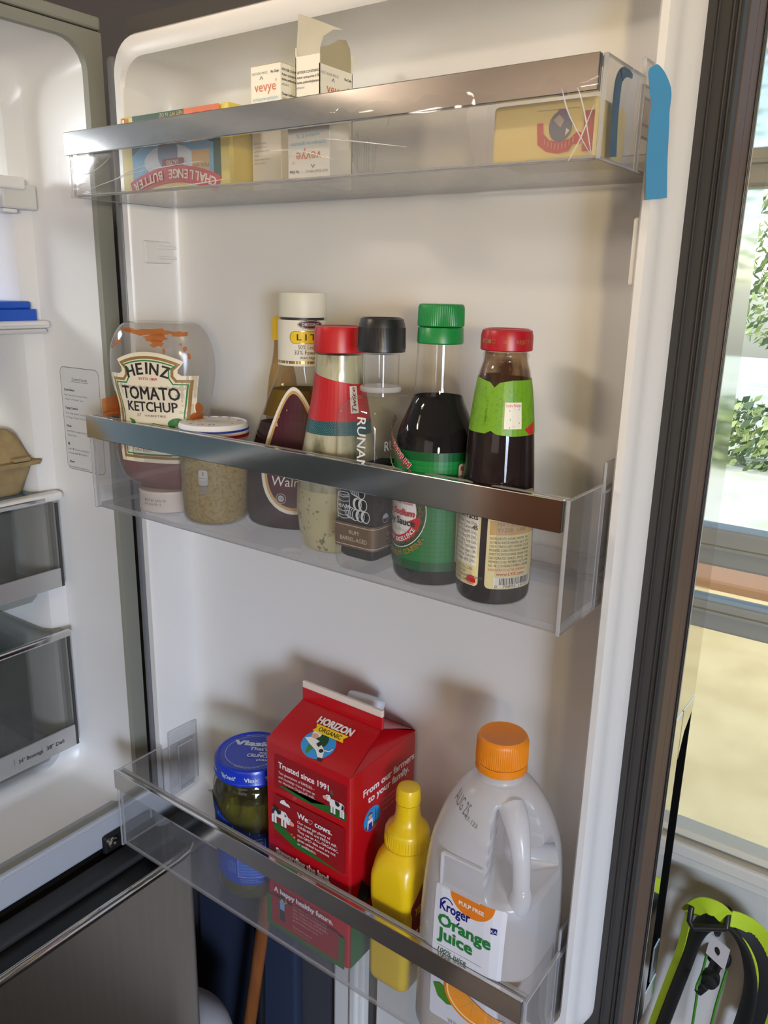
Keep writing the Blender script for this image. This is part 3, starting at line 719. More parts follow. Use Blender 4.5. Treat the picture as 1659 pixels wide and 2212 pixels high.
# ================================================================ DOOR BINS
Z1, Z2, Z3 = 1.4367, 1.1712, 0.8028        # floors the things stand on
def door_bin(label, zt, zb, zf, trim_h, clips=()):
    t = thing('door_bin', label, 'door bin', (0.23, -0.0595, zb), 0, 'bins on the refrigerator door')
    h = zt - zb; hw = 0.2302; D = 0.1075
    b = nb(); box(b, -hw + 0.002, hw - 0.002, 0.0028, 0.0056, 0.001, h - 0.001, 0.0004, 1, 0, 1); obj('front_panel', b, [M['bin'], M['binedge']], t)
    for sx, nm in ((-1, 'side_panel'), (1, 'side_panel')):
        b = nb(); x0 = sx * hw; x1 = sx * (hw - 0.0028)
        box(b, min(x0, x1), max(x0, x1), 0.0008, D - 0.05, 0, h, 0.0005, 1, 0, 1)
        xa, xb_ = sx * (hw - 0.0005), sx * (hw - 0.0033)
        box(b, min(xa, xb_), max(xa, xb_), D - 0.05, D, 0, h * 0.93, 0.0005, 1, 0, 1); obj(nm, b, [M['bin'], M['binedge']], t)
    b = nb(); box(b, -hw + 0.003, hw - 0.003, 0.0057, D, 0.0003, zf - zb - 0.0002, 0.0004, 1, 0, 1); obj('floor_panel', b, [M['bin'], M['binedge']], t)
    b = nb(); box(b, -hw + 0.003, hw - 0.003, D - 0.003, D, zf - zb, zf - zb + 0.014, 0.0004, 1, 0, 1); obj('back_lip', b, [M['bin'], M['binedge']], t)
    b = nb()
    box(b, -hw - 0.0008, hw - 0.0035, -0.0012, 0.0026, h - trim_h, h + 0.0003, 0.0006, 2)
    obj('chrome_trim', b, M['chrome'], t)
    b = nb(); box(b, -hw + 0.003, hw - 0.003, 0.0058, 0.0092, h - 0.0045, h, 0.0005, 1, 1, 1); obj('top_lip', b, [M['bin'], M['binedge']], t)
    for sx in (-1, 1):
        b = nb(); x0, x1 = sx * (hw - 0.0035), sx * (hw - 0.006)
        box(b, min(x0, x1), max(x0, x1), 0.064, 0.104, 0.02, h + 0.012, 0.001, 1, 0, 1)
        box(b, min(x1, x1 - sx * 0.0025), max(x1, x1 - sx * 0.0025), 0.074, 0.096, 0.028, h - 0.006, 0.001, 1, 0, 1)
        obj('hook_clip', b, [M['bin'], M['binedge']], t)
    return t
door_bin('clear plastic door bin with chrome trim, uppermost, wrapped in film', 1.4834, 1.4339, Z1, 0.0175)
door_bin('clear plastic door bin with chrome trim holding the sauce bottles', 1.2515, 1.1661, Z2, 0.0200)
door_bin('clear plastic door bin with chrome trim holding milk carton and jug', 0.8892, 0.8000, Z3, 0.0200)

# ================================================================ TOP BIN
# butter box (stands upside down)
t = thing('butter_box', 'yellow butter box standing upside down at the left of the top bin', 'box', (0.096, -0.014, Z1))
b = nb(); box(b, -0.063, 0.064, -0.016, 0.016, 0, 0.0592, 0.0008); obj('carton', b, pmat('butter_yellow', srgb(226, 206, 96), 0.4), t)
p = Print(on_plane((0.0005, -0.016, 0.0592), (-1, 0, 0), (0, 0, -1)), base=0.0001)      # turned over: letters read upside down
p.f = (lambda s, t_, k: Vector((0.0005 - s, -0.016 - k, 0.0592 - (0.0592 - t_) if False else 0.0592 - t_)))
dgr = M['dgreen_ink']
p.rect(-0.054, 0.006, 0.050, 0.052, dgr)
p.poly([(-0.046, 0.050), (-0.046, 0.026), (-0.02, 0.018), (0.02, 0.014), (0.05, 0.03), (0.05, 0.05)], M['lblue_ink'])
p.ell(0.005, 0.036, 0.03, 0.012, pmat('snow_ink', srgb(206, 216, 226), 0.5)); p.ell(0.006, 0.030, 0.012, 0.013, pmat('slate_ink', srgb(120, 140, 166), 0.5))
p.rect(-0.042, 0.030, -0.022, 0.052, M['tan_ink']); p.text('Made with', -0.032, 0.040, 0.003, M['brown_ink'])
rib = [(x, 0.044 + 0.010 * ((x / 0.052) ** 2)) for x in [i * 0.0052 - 0.052 for i in range(21)]]
p.line([(x, y + 0.002) for x, y in rib], 0.0125, M['red_ink'])
for i, ch in enumerate('CHALLENGE BUTTER'):
    x = -0.0465 + i * 0.0062; sl = math.degrees(math.atan(2 * 0.010 * x / 0.052 ** 2))
    if ch != ' ': p.text(ch, x, 0.0425 - 0 + 0.010 * (x / 0.052) ** 2, 0.0066, M['cream'], rot=sl, bold=0.03)
p.rect(-0.014, 0.0345, 0.012, 0.040, M['darkred_ink'], 0.002); p.text('SALTED', 0, 0.0358, 0.003, M['cream'])
p.rect(-0.052, 0.0005, 0.046, 0.0055, dgr); p.text('4 STICKS  NET WT 16 OZ', -0.01, 0.0014, 0.0028, M['tan_ink'])
p.poly([(-0.055, 0.0005), (-0.055, 0.013), (-0.016, 0.0105), (-0.016, 0.0005)], M['vorange_ink']); p.text('BUTTER', -0.036, 0.004, 0.004, M['red_ink'], bold=0.02)
p.rect(0.055, 0.001, 0.0595, 0.0055, M['red_ink']); p.rect(0.056, 0.002, 0.0585, 0.0045, M['cream'])
# flip s so that the lettering is rotated by half a turn, not mirrored
p.build('printed_face', t)
b = nb(); box(b, 0.0641, 0.0644, -0.012, 0.013, 0.006, 0.05); obj('end_panel', b, pmat('butter_end', srgb(214, 188, 76), 0.4), t)

def eye_carton(name, label, loc, w, d, h, rz=0.0, flipped=False, logo='front', open_top=False):
    t = thing(name, label, 'box', loc, rz, 'eye drop cartons in the top bin')
    b = nb()
    if not open_top:
        box(b, -w / 2, w / 2, -d / 2, d / 2, 0, h, 0.0004, 1); obj('carton', b, M['paper'], t)
    else:
        for x0, x1, y0, y1, hh in ((-w / 2, w / 2, -d / 2, -d / 2 + 0.0006, h + 0.006), (-w / 2, w / 2, d / 2 - 0.0006, d / 2, h + 0.012), (-w / 2, -w / 2 + 0.0006, -d / 2, d / 2, h + 0.012), (w / 2 - 0.0006, w / 2, -d / 2, d / 2, h)):
            box(b, x0, x1, y0, y1, 0, hh)
        box(b, -w / 2, w / 2, -d / 2, d / 2, 0, 0.0006)
        obj('carton', b, M['paper'], t)
    planes = {'front': ((0, -d / 2, 0), (1, 0, 0), (0, 0, 1), w), 'side': ((w / 2, 0, 0), (0, 1, 0), (0, 0, 1), d)}
    def pl(key):
        o, u, v, ww = planes[key]
        if flipped: o = (o[0], o[1], h); u = tuple(-c for c in u); v = (0, 0, -1)
        return on_plane(o, u, v), ww
    f, ww = pl(logo); p = Print(f)
    y = h - 0.006
    p.text('NDC 82667-900-02', -ww / 2 + 0.0015, y, 0.0017, M['grey_ink'], al='L', maxw=ww * 0.52)
    p.text('Rx Only', ww / 2 - 0.0015, y, 0.0017, M['black_ink'], al='R', bold=0.02, maxw=ww * 0.26)
    p.text('vevye', -0.0003, y - 0.0115, 0.0068, M['vorange_ink'], maxw=ww * 0.72); p.line([(-0.0055, y - 0.0035), (-0.0040, y - 0.0015), (-0.0025, y - 0.0035)], 0.0006, M['grey_ink'])
    p.ring(ww * 0.36, y - 0.005, 0.0007, 0.0007, 0.0003, M['vorange_ink'], 10)
    p.text('(cyclosporine ophthalmic', 0, y - 0.0175, 0.0024, M['lblue_ink'], maxw=ww * 0.86); p.text('solution) 0.1%', 0, y - 0.0225, 0.0024, M['lblue_ink'], maxw=ww * 0.6)
    p.text('For topical application', 0, y - 0.0295, 0.0021, M['black_ink'], maxw=ww * 0.72); p.text('in the eye', 0, y - 0.033, 0.0021, M['black_ink'], maxw=ww * 0.4)
    p.lines(['Each mL contains:', 'cyclosporine 1 mg', 'perfluorobutylpentane', 'ethanol', 'Keep in original carton.', 'Store at 20-25 C.'], -ww / 2 + 0.003, y - 0.047, 0.0012, 0.0028, M['grey_ink'], maxw=ww * 0.7) if h > 0.06 else None
    p.build('lettering', t)
    other = 'side' if logo == 'front' else 'front'
    f, ww = pl(other); p = Print(f)
    ls = ['VEVYE\u00ae CONTAINS:', 'Active: cyclosporine 0.1%', 'Inactives: perfluorobutylpentane,', 'ethanol.', '', 'Dosage: Instill one drop of', 'VEVYE\u00ae twice a day in each eye', 'approximately 12 hours apart.', '', 'Storage: Store at 15\u00b0C to 25\u00b0C', 'Discard after opening.']
    if flipped:
        p.f = (lambda g: (lambda s, tt, k: g(tt - h / 2, -s + h / 2, k)))(p.f)
        for i, l in enumerate(ls):
            if l: p.text(l, 0, ww / 2 - 0.006 - i * 0.0026, 0.0012, M['grey_ink'] if i else M['black_ink'], maxw=h * 0.85)
    else:
        for i, l in enumerate(ls):
            if l: p.text(l, -ww / 2 + 0.0012, y + 0.001 - i * 0.0032, 0.0017, M['black_ink'] if ':' in l else M['grey_ink'], al='L', bold=0.015 if ':' in l else 0, maxw=ww * 0.92)
    p.build('small_print', t)
    return t
t = eye_carton('eye_drop_carton', 'small white eye drop carton upright beside the yellow butter box', (0.178, 0.0015, Z1), 0.030, 0.0225, 0.0852)
b = nb(); box(b, -0.0147, 0.0147, -0.011, 0.011, 0.0847, 0.0854); obj('opening', b, M['cardin'], t)
b = nb(); lathe(b, [(0.0052, -0.0001), (0.0052, 0.0001)], 24); obj('thumb_notch', b, pmat('notch_card', srgb(206, 196, 160), 0.7), t, loc=(0.003, -0.0114, 0.052), rot=(math.radians(90), 0, 0))
t = eye_carton('eye_drop_carton', 'tall white eye drop carton with torn open top flaps', (0.219, 0.0085, Z1), 0.0225, 0.037, 0.0800, logo='side', open_top=True)
# torn flap standing up from the front face, curling to the right
b = nb()
rows = [(0.0800, -0.01125, 0.01125, 0.0, 0.0), (0.0900, -0.0112, 0.0108, 0.001, 0.001), (0.0970, -0.0105, 0.012, 0.003, 0.001), (0.1045, -0.0070, 0.0165, 0.008, -0.002), (0.1120, -0.0052, 0.021, 0.013, -0.004)]
vv = []
for i, (z, xa, xb_, y1, y0) in enumerate(rows):
    vv.append([b.verts.new((xa + (xb_ - xa) * k / 5, -0.0185 + y0 + (y1 - y0) * (k / 5) ** 2, z - (0.010 * (k / 5) if i == 4 else 0.003 * k / 5 if i == 3 else 0))) for k in range(6)])
for A, B in zip(vv, vv[1:]):
    for k in range(5): b.faces.new((A[k], A[k + 1], B[k + 1], B[k]))
bmesh.ops.solidify(b, geom=b.faces[:], thickness=0.0005)
obj('torn_flap', b, M['paper'], t, 40)
b = nb()   # rounded grey inner flap at the back
pts = [(-0.017, 0.078), (0.0175, 0.078), (0.0178, 0.088), (0.0165, 0.096), (0.012, 0.101), (0.004, 0.0995), (-0.006, 0.094), (-0.017, 0.090)]
va = [b.verts.new((0.0102, y, z)) for y, z in pts]; vb = [b.verts.new((0.0097, y, z)) for y, z in pts]
b.faces.new(va); b.faces.new(vb[::-1])
for i in range(len(pts)): b.faces.new((va[i], vb[i], vb[(i + 1) % len(pts)], va[(i + 1) % len(pts)]))
obj('inner_flap', b, M['cardin'], t)
eye_carton('eye_drop_carton', 'white eye drop carton standing upside down against the bin front', (0.2475, -0.0315, Z1), 0.036, 0.022, 0.0405, rz=0.03, flipped=True)
t = thing('cheese_block', 'pale yellow cheese block in clear wrap with a red seal', 'cheese', (0.416, -0.020, Z1))
b = nb(); box(b, -0.029, 0.034, -0.022, 0.022, 0, 0.0315, 0.003, 3); obj('cheese', b, pmat('cheese', srgb(246, 220, 136), 0.45, sss=0.1), t, 40)
p = Print(on_plane((0.013, -0.022, 0.016), (1, 0, 0), (0, 0, 1)), base=0.0006)
p.poly([(-0.0135, 0.004), (-0.0100, 0.004), (-0.0095, -0.0015), (-0.0055, -0.0050), (0.0, -0.0062), (0.0065, -0.0050), (0.0105, -0.0015), (0.0150, -0.0035), (0.0125, -0.0080), (0.0085, -0.0080), (0.0060, -0.0112), (0.0, -0.0122), (-0.0070, -0.0108), (-0.0125, -0.0070)], pmat('seal_red', srgb(206, 84, 66), 0.5))
p.ell(0.0005, 0.0015, 0.0068, 0.0078, pmat('seal_blue', srgb(112, 112, 128), 0.4)); p.poly([(-0.0040, 0.0050), (-0.0005, 0.0075), (0.0025, 0.0045), (0.0005, 0.0010)], pmat('seal_pale', srgb(196, 176, 158), 0.5)); p.poly([(-0.0015, -0.0050), (0.0030, -0.0045), (0.0022, 0.0005), (-0.0005, 0.0002)], M['grey_ink']); p.poly([(0.0035, -0.0035), (0.0060, -0.0010), (0.0040, 0.0005)], M['cream']); p.ell(0.0010, 0.0088, 0.0026, 0.0016, pmat('seal_violet', srgb(136, 92, 128), 0.5))
for i in range(9):
    x = -0.0085 + i * 0.0021; p.rect(x, -0.0100 + 0.00006 * (i - 4) ** 2 * 3, x + 0.0006, -0.0070 + 0.00006 * (i - 4) ** 2 * 3, M['pink_ink'])
p.rect(0.0145, -0.0120, 0.0200, 0.0080, pmat('seal_red2', srgb(196, 82, 70), 0.5)); p.rect(-0.0135, 0.0100, 0.0120, 0.0103, M['lgrey_ink'])
p.build('seal', t)
def crumple(nx, nz, x0, x1, z0, z1, y0, amp, seed, bow=0.0):
    rnd = random.Random(seed); b = nb(); V = []
    for j in range(nz + 1):
        V.append([b.verts.new((x0 + (x1 - x0) * i / nx + rnd.uniform(-1, 1) * amp * 0.6, y0 - abs(rnd.gauss(0, 1)) * amp - bow * math.sin(math.pi * j / nz), z0 + (z1 - z0) * j / nz + rnd.uniform(-1, 1) * amp * 0.5)) for i in range(nx + 1)])
    for j in range(nz):
        for i in range(nx): b.faces.new((V[j][i], V[j][i + 1], V[j + 1][i + 1], V[j + 1][i]))
    return b
b = nb()
for (xx0, xx1, yy0, yy1) in ((-0.032, 0.0375, -0.0245, -0.0235),): pass
b.free(); b = crumple(16, 8, -0.031, 0.037, 0.001, 0.0345, -0.0235, 0.0010, 3); obj('wrapper', b, M['film'], t, 180)
# thin bag lying in the middle of the top bin
b = crumple(22, 7, -0.045, 0.045, 0.0, 0.045, 0, 0.0025, 5, 0.012)
o = obj('plastic_bag', b, M['bag'], None, 180, loc=(0.322, -0.022, Z1 + 0.0005))
tag(o, 'crumpled clear plastic bag in the middle of the top bin', 'bag')
# cling film stretched over the front of the top bin
b = nb(); rnd = random.Random(11); V = []
nx, nz = 70, 12
for j in range(nz + 1):
    row = []
    for i in range(nx + 1):
        x = -0.0065 + 0.4645 * i / nx; z = 1.4275 + (1.4735 - 1.4275) * j / nz
        crease = 0.0011 * max(0, math.sin((z - 1.43) * 300 + 1.3 * math.sin(x * 22) + x * 9)) ** 6
        edge = 0.003 * math.exp(-(x + 0.0065) / 0.006)
        fan = 0.0016 * max(0, math.sin((x - 0.44) / max(0.012, (z - 1.41)) * 5)) ** 4 if x > 0.385 else 0
        row.append(b.verts.new((x + rnd.uniform(-0.0006, 0.0006), -0.0612 - crease - fan - edge * rnd.random() - rnd.random() * 0.00035 + (0.003 if j == 0 else 0), z + (rnd.uniform(-0.004, 0.002) if j in (0, nz) else 0))))
    V.append(row)
for j in range(nz):
    for i in range(nx): b.faces.new((V[j][i], V[j][i + 1], V[j + 1][i + 1], V[j + 1][i]))
fold = clear('fold_highlight', (0.97, 0.97, 0.97), 0.40, (0.92, 0.92, 0.92), 0.05, ior=1.5)  # film folds, with their bright glints put into the whitish haze
cfold = nb()
for q in ([(0.0177, 1.436), (0.06, 1.443), (0.0946, 1.4478), (0.1372, 1.4501), (0.1669, 1.451)], [(0.063, 1.4435), (0.0893, 1.4494), (0.1114, 1.4533)], [(0.0123, 1.4525), (0.025, 1.4500), (0.037, 1.4511), (0.0527, 1.456), (0.0621, 1.4611)], [(0.1125, 1.4352), (0.1563, 1.4362), (0.1944, 1.4383)], [(0.0069, 1.4365), (0.0204, 1.4422), (0.0299, 1.4432)], [(0.4446, 1.4329), (0.4505, 1.4435), (0.4565, 1.459)], [(0.4381, 1.4686), (0.4436, 1.455), (0.4560, 1.4366)], [(0.447, 1.4677), (0.4515, 1.4563), (0.4570, 1.4361)], [(0.2781, 1.4569), (0.3004, 1.4539), (0.3421, 1.4474)], [(0.2215, 1.4527), (0.2547, 1.4518), (0.2857, 1.4443)]):
    pts = curve([(x, -0.0632, z) for x, z in q], 6); n_ = len(pts)
    tube(cfold, pts, [0.00012 + 0.00032 * math.sin(math.pi * i / (n_ - 1)) for i in range(n_)], 6)
o = obj('cling_film', b, M['film'], None, 180); ff = obj('folds', cfold, fold, o, 60); ff['kind'] = 'stuff'; tag(o, 'wrinkled cling film stretched over the front of the top bin', 'cling film')
# blue painter's tape
t = thing('blue_tape', "strip of blue painter's tape hanging over the bin end", 'tape', (0.4655, -0.004, 1.486))
tapem = pmat('tape_blue', srgb(28, 128, 178), 0.55, bump=(200, 0.15, 0.0003))
b = nb()
pts = curve([(-0.0015, -0.0012, 0.0012), (-0.0005, -0.0003, -0.0010), (0.0015, 0.0012, -0.0060), (0.0035, 0.0028, -0.0140), (0.0038, 0.0030, -0.0240), (0.0045, 0.0034, -0.0450), (0.0062, 0.0046, -0.0665)], 6)
nP = len(pts); ribbon(b, pts, [0.0030 + 0.0090 * min(1, i / 16) ** 0.7 - 0.0015 * math.exp(-((i - 22) / 4) ** 2) for i in range(nP)], 0.0002, (0.80, 0.60, 0.10)); obj('outer_end', b, tapem, t, 60)
b = nb()
pts = curve([(-0.0105, -0.0060, -0.0040), (-0.0105, -0.0150, -0.0035), (-0.0105, -0.0230, -0.0070), (-0.0105, -0.0262, -0.0140), (-0.0105, -0.0262, -0.03), (-0.0105, -0.0240, -0.047)], 5)
ribbon(b, pts, [0.0022 + 0.0075 * min(1, i / 14) for i in range(len(pts))], 0.0002, [(0, 0.3, 1)] * 8 + [(0, 0.75, 0.65)] * 4 + [(0, 1, 0.2)] * (len(pts) - 12)); obj('inner_end', b, pmat('tape_inside', srgb(40, 92, 122), 0.6), t, 60)

# ================================================================ MIDDLE BIN
# ---- ketchup squeeze bottle, standing on its cap
KR = math.radians(22)
t = thing('ketchup_bottle', 'upside-down clear squeeze bottle of tomato ketchup with cream label', 'bottle', (0.0647, -0.0250, Z2), KR)
kp = [(0.0255, 0.0185), (0.0262, 0.021), (0.0365, 0.027), (0.0425, 0.037), (0.0452, 0.054), (0.0425, 0.070), (0.0408, 0.082), (0.0412, 0.095), (0.0440, 0.1075), (0.0462, 0.121), (0.0462, 0.134), (0.0440, 0.145), (0.0395, 0.155), (0.0340, 0.1615), (0.029, 0.1635)]
kps = smoothprof(kp, 4)
def kb(prof, inset=0.0):
    return [[Vector(((r - inset) * math.copysign(abs(math.cos(a)) ** 0.85, math.cos(a)), (min(0.0285, r * 0.64) - inset) * math.copysign(abs(math.sin(a)) ** 0.85, math.sin(a)), z)) for a in [2 * math.pi * i / 56 for i in range(56)]] for r, z in prof]
b = nb(); loft(b, kb(kps)); kbody = b.copy(); obj('body', b, clear('squeeze_plastic', (0.93, 0.92, 0.90), 0.20, (0.66, 0.63, 0.60), 0.12, translucent=True, ior=1.4), t, 60)
b = nb(); loft(b, kb([q for q in kps if q[1] <= 0.0835], 0.0008)); obj('ketchup', b, pmat('ketchup_red', srgb(122, 34, 22), 0.35, noise=(srgb(150, 52, 26), 30, 0.45, 0.75)), t, 60)
b = nb(); lathe(b, [(0.0245, 0.0), (0.0262, 0.0015), (0.0258, 0.016), (0.0262, 0.0175), (0.0258, 0.0195), (0.02, 0.0205)], 56); obj('cap', b, pmat('cap_cream', srgb(232, 220, 208), 0.4), t, 40)
p = Print(on_round(0.0262, -88)); p.lines(['BEST BY JAN 26', 'FH 214 09:12'], -0.012, 0.011, 0.0022, 0.0036, M['grey_ink']); p.build('date_code', t)
p = Print(on_mesh(kbody, (0, -0.03, 0), (1, 0, 0), (0, 0, 1)), 0.004, 0.004)
rnd = random.Random(4)
resid = clear('ketchup_film', (0.86, 0.55, 0.30), 0.45, srgb(206, 112, 50), 0.3, gloss=0.2)
for cx, cy, a, bb in ((0.004, 0.1565, 0.022, 0.0028), (0.008, 0.1515, 0.010, 0.0035), (0.011, 0.1475, 0.006, 0.003), (-0.020, 0.158, 0.008, 0.0018), (0.028, 0.1555, 0.007, 0.002), (-0.031, 0.1465, 0.004, 0.0017), (-0.027, 0.1480, 0.0045, 0.001), (-0.036, 0.143, 0.0016, 0.001), (0.033, 0.1435, 0.0015, 0.0025), (0.017, 0.1415, 0.001, 0.002), (0.036, 0.1375, 0.0012, 0.0022), (0.030, 0.147, 0.001, 0.001)):
    p.poly([(cx + a * (1 + rnd.uniform(-0.3, 0.25)) * math.cos(k * 0.3926), cy + bb * (1 + rnd.uniform(-0.4, 0.4)) * math.sin(k * 0.3926)) for k in range(16)], resid)
for cx, cy, a, bb in ((-0.0395, 0.095, 0.003, 0.010), (0.0385, 0.0935, 0.0018, 0.005), (0.037, 0.086, 0.004, 0.004), (-0.038, 0.086, 0.004, 0.005)):
    p.ell(cx, cy, a, bb, resid, 14)
p.build('ketchup_smears', t)['kind'] = 'stuff'
# label
def keylab(g):      # outline inset by g
    top = [(x, 0.1405 - 8.0 * x * x - g) for x in [(0.0305 - g) * (1 - 2 * i / 14) for i in range(15)]]
    n_ = 0.0255 - g
    rgt = [(n_ + 0.0002, 0.1262), (n_, 0.1235 - g * 0.6), (n_ + 0.003, 0.1215 - g), (0.0400 - g, 0.1213 - g), (0.0352 - g, 0.09), (0.0318 - g, 0.0465 + g)]
    return rgt[::-1] + top + [(-x, y) for x, y in rgt]
p = Print(on_mesh(kbody, (0.0015, -0.03, 0), (1, 0, 0), (0, 0, 1)), 0.005, 0.006)
p.poly(keylab(0), M['cream'])
p.line(keylab(0.0045), 0.0024, M['gold_ink'], True); p.line(keylab(0.0072), 0.0011, M['green_ink'], True)
for i, (ch, hh) in enumerate(zip('HEINZ', (0.0095, 0.0095, 0.0098, 0.0095, 0.0095))):
    x = (-0.0152, -0.0070, -0.0008, 0.0056, 0.0143)[i]
    if ch == 'I': p.rect(x - 0.0011, 0.1222, x + 0.0011, 0.1320, M['black_ink']); continue
    p.text(ch, x, 0.1222 - 11 * x * x, hh, M['black_ink'], w=(0.0074, 0.0055, 0.0012, 0.0076, 0.0068)[i], rot=-x * 1050, bold=0.03 if ch != 'I' else 0.06)
p.text("EST'D 1869", 0, 0.1172, 0.0021, M['red_ink'], w=0.0165, bold=0.02)
p.text('TOMATO', 0, 0.1008, 0.0108, M['black_ink'], w=0.0525, bold=0.022); p.text('KETCHUP', 0.0005, 0.0905, 0.0083, M['black_ink'], w=0.0455, bold=0.022)
p.ring(0.0255, 0.0905, 0.001, 0.001, 0.0003, M['leaf_ink'], 12)
p.text('57', -0.0115, 0.0858, 0.0027, M['brown_ink'], shear=0.25); p.text('VARIETIES', 0.0035, 0.0860, 0.0017, M['brown_ink'], w=0.0195)
p.line([(-0.017, 0.079), (-0.008, 0.0775), (0.002, 0.0805), (0.012, 0.0785), (0.02, 0.072)], 0.0006, M['leaf_ink']); p.line([(0.004, 0.0765), (0.005, 0.0795)], 0.0005, M['leaf_ink'])
p.poly([(-0.022, 0.084), (-0.0165, 0.0825), (-0.0145, 0.079), (-0.019, 0.0795)], M['leaf_ink']); p.ell(-0.0135, 0.0755, 0.0035, 0.0016, M['leaf_ink'])
p.ell(0.0205, 0.082, 0.006, 0.0032, M['green_ink'], rot=0.3); p.ell(0.018, 0.077, 0.003, 0.003, M['leaf_ink'])
p.ell(0.002, 0.0715, 0.0068, 0.0055, pmat('tomato_red', srgb(206, 42, 26), 0.4)); p.poly([(-0.003, 0.0755), (0.002, 0.078), (0.007, 0.0755), (0.002, 0.0745)], M['leaf_ink'])
p.line([(-0.018, 0.066), (0.018, 0.066), (0.018, 0.053), (-0.018, 0.053)], 0.0006, M['gold_ink'], True)
p.text('NET WT 20 OZ', -0.008, 0.060, 0.0022, M['grey_ink'], maxw=0.016); p.text('(567g)', 0.0095, 0.060, 0.0022, M['grey_ink'], maxw=0.014); p.text('THICK & RICH', -0.008, 0.056, 0.0022, M['grey_ink'], maxw=0.016)
p.build('label', t); kbody.free()

# ---- whole grain mustard jar
t = thing('mustard_jar', 'squat glass jar of grainy mustard with white striped lid', 'jar', (0.1246, -0.0235, Z2))
jp = smoothprof([(0.0235, 0.0), (0.0272, 0.003), (0.0286, 0.012), (0.0296, 0.035), (0.0298, 0.055), (0.0288, 0.066), (0.0258, 0.0715), (0.0248, 0.074)], 3)
b = nb(); lathe(b, jp, 56); obj('glass', b, M['glass'], t, 60)
grain = pmat('grain_mustard', srgb(176, 154, 96), 0.5, noise=(srgb(140, 116, 66), 380, 0.45, 0.72), bump=(420, 0.4, 0.001))
b = nb(); lathe(b, [(r - 0.0012, z + 0.0008) for r, z in jp if z < 0.068], 48); obj('mustard', b, grain, t, 60)
b = nb(); lathe(b, [(0.0288, 0.0722), (0.0292, 0.0735), (0.0290, 0.082), (0.0280, 0.0845), (0.0272, 0.0848), (0.0262, 0.0840)], 64); obj('lid', b, M['white_ink'], t, 35)
b = nb(); lathe(b, [(0.02935, 0.0738), (0.02935, 0.0764)], 64, cap0=False, cap1=False); obj('red_stripe', b, M['red_ink'], t, 60)
b = nb(); lathe(b, [(0.02935, 0.0788), (0.0293, 0.0806)], 64, cap0=False, cap1=False); obj('blue_stripe', b, M['blue_ink'], t, 60)
p = Print(on_plane((0, 0, 0.0841), (0.72, 0.69, 0), (-0.69, 0.72, 0)), base=0.0009)
for i, ch in enumerate('CREEK & \u2022 NUT \u2022 '):
    a = math.radians(150 - i * 24)
    if ch != ' ': p.text(ch, 0.0195 * math.cos(a), 0.0195 * math.sin(a), 0.005, M['blue_ink'], rot=math.degrees(a) - 90, bold=0.02)
p.ring(0, 0, 0.0125, 0.0125, 0.0004, M['lgrey_ink']); p.text('mustard', 0, -0.001, 0.003, M['lgrey_ink'], shear=0.3); p.lines(['refrigerate', 'after opening'], -0.006, -0.005, 0.0014, 0.0026, M['blue_ink'])
p.build('lettering', t)
p = Print(on_round(0.0298, -62), 0.003)
p.rect(-0.004, 0.036, 0.004, 0.049, M['lgrey_ink'], 0.002); p.rect(-0.0037, 0.0403, 0.0037, 0.0487, pmat('tag_grey', srgb(206, 204, 196), 0.5), 0.0017); p.text('S', 0, 0.0445, 0.0028, M['grey_ink'], bold=0.02); p.text('PREPAID', 0, 0.0415, 0.0012, M['grey_ink'])
p.rect(-0.004, 0.029, 0.004, 0.0352, pmat('tag_lilac', srgb(150, 140, 132), 0.5)); p.build('small_sticker', t)

# ---- light dressing bottle with white cap
DA = 0.50
t = thing('dressing_bottle', 'tall clear bottle of dark vinaigrette with white cap and maroon oval label', 'bottle', (0.1905, 0.0150, Z2), 0, 'dressing bottles in the middle bin')
dp = smoothprof([(0.90, 0.0), (0.97, 0.003), (1.0, 0.014), (0.99, 0.035), (0.93, 0.055), (0.82, 0.075), (0.69, 0.093), (0.54, 0.112), (0.41, 0.128), (0.385, 0.136), (0.38, 0.150), (0.38, 0.170)], 3)
def dring(k, z, ins=0.0):
    rx = 0.050 * k - ins; ry = max(0.027 * k, min(0.0193, 0.05 * k)) - ins
    ca, sa = math.cos(DA), math.sin(DA)
    return [Vector((rx * math.cos(a) * ca - ry * math.sin(a) * sa, rx * math.cos(a) * sa + ry * math.sin(a) * ca, z)) for a in [2 * math.pi * i / 56 for i in range(56)]]
b = nb(); loft(b, [dring(k, z) for k, z in dp]); dbody = b.copy(); obj('bottle', b, M['glass'], t, 60)
b = nb(); loft(b, [dring(k, z, 0.0012) for k, z in dp if z <= 0.0925]); obj('vinegar', b, pmat('dark_vinaigrette', srgb(52, 32, 34), 0.3, spec=0.0, noise=(srgb(70, 46, 44), 20, 0.4, 0.7)), t, 60)
b = nb(); loft(b, [dring(interp([(z_, k_) for k_, z_ in dp], z), z, 0.0012) for z in (0.0927, 0.098, 0.104, 0.110, 0.1145)]); obj('oil', b, pmat('amber_oil', srgb(118, 90, 18), 0.3, spec=0.0, noise=(srgb(84, 58, 16), 24, 0.4, 0.7)), t, 60)
b = nb(); lathe(b, [(0.0195, 0.172), (0.0197, 0.1725), (0.0193, 0.190), (0.0190, 0.1908)], 56); obj('cap', b, pmat('cap_ivory', srgb(226, 224, 206), 0.45), t, 35)
b = nb(); lathe(b, [(0.0175, 0.168), (0.0175, 0.172)], 40); obj('neck_ring', b, M['darktrim'], t, 35)
b = nb(); lathe(b, [(0.0198, 0.1345), (0.0196, 0.1700)], 56, cap0=False, cap1=False); obj('neck_label', b, M['paper'], t, 60)
p = Print(on_round(0.0197, -52), 0.003)
p.rect(-0.062, 0.1362, 0.062, 0.1384, M['goldfoil'])
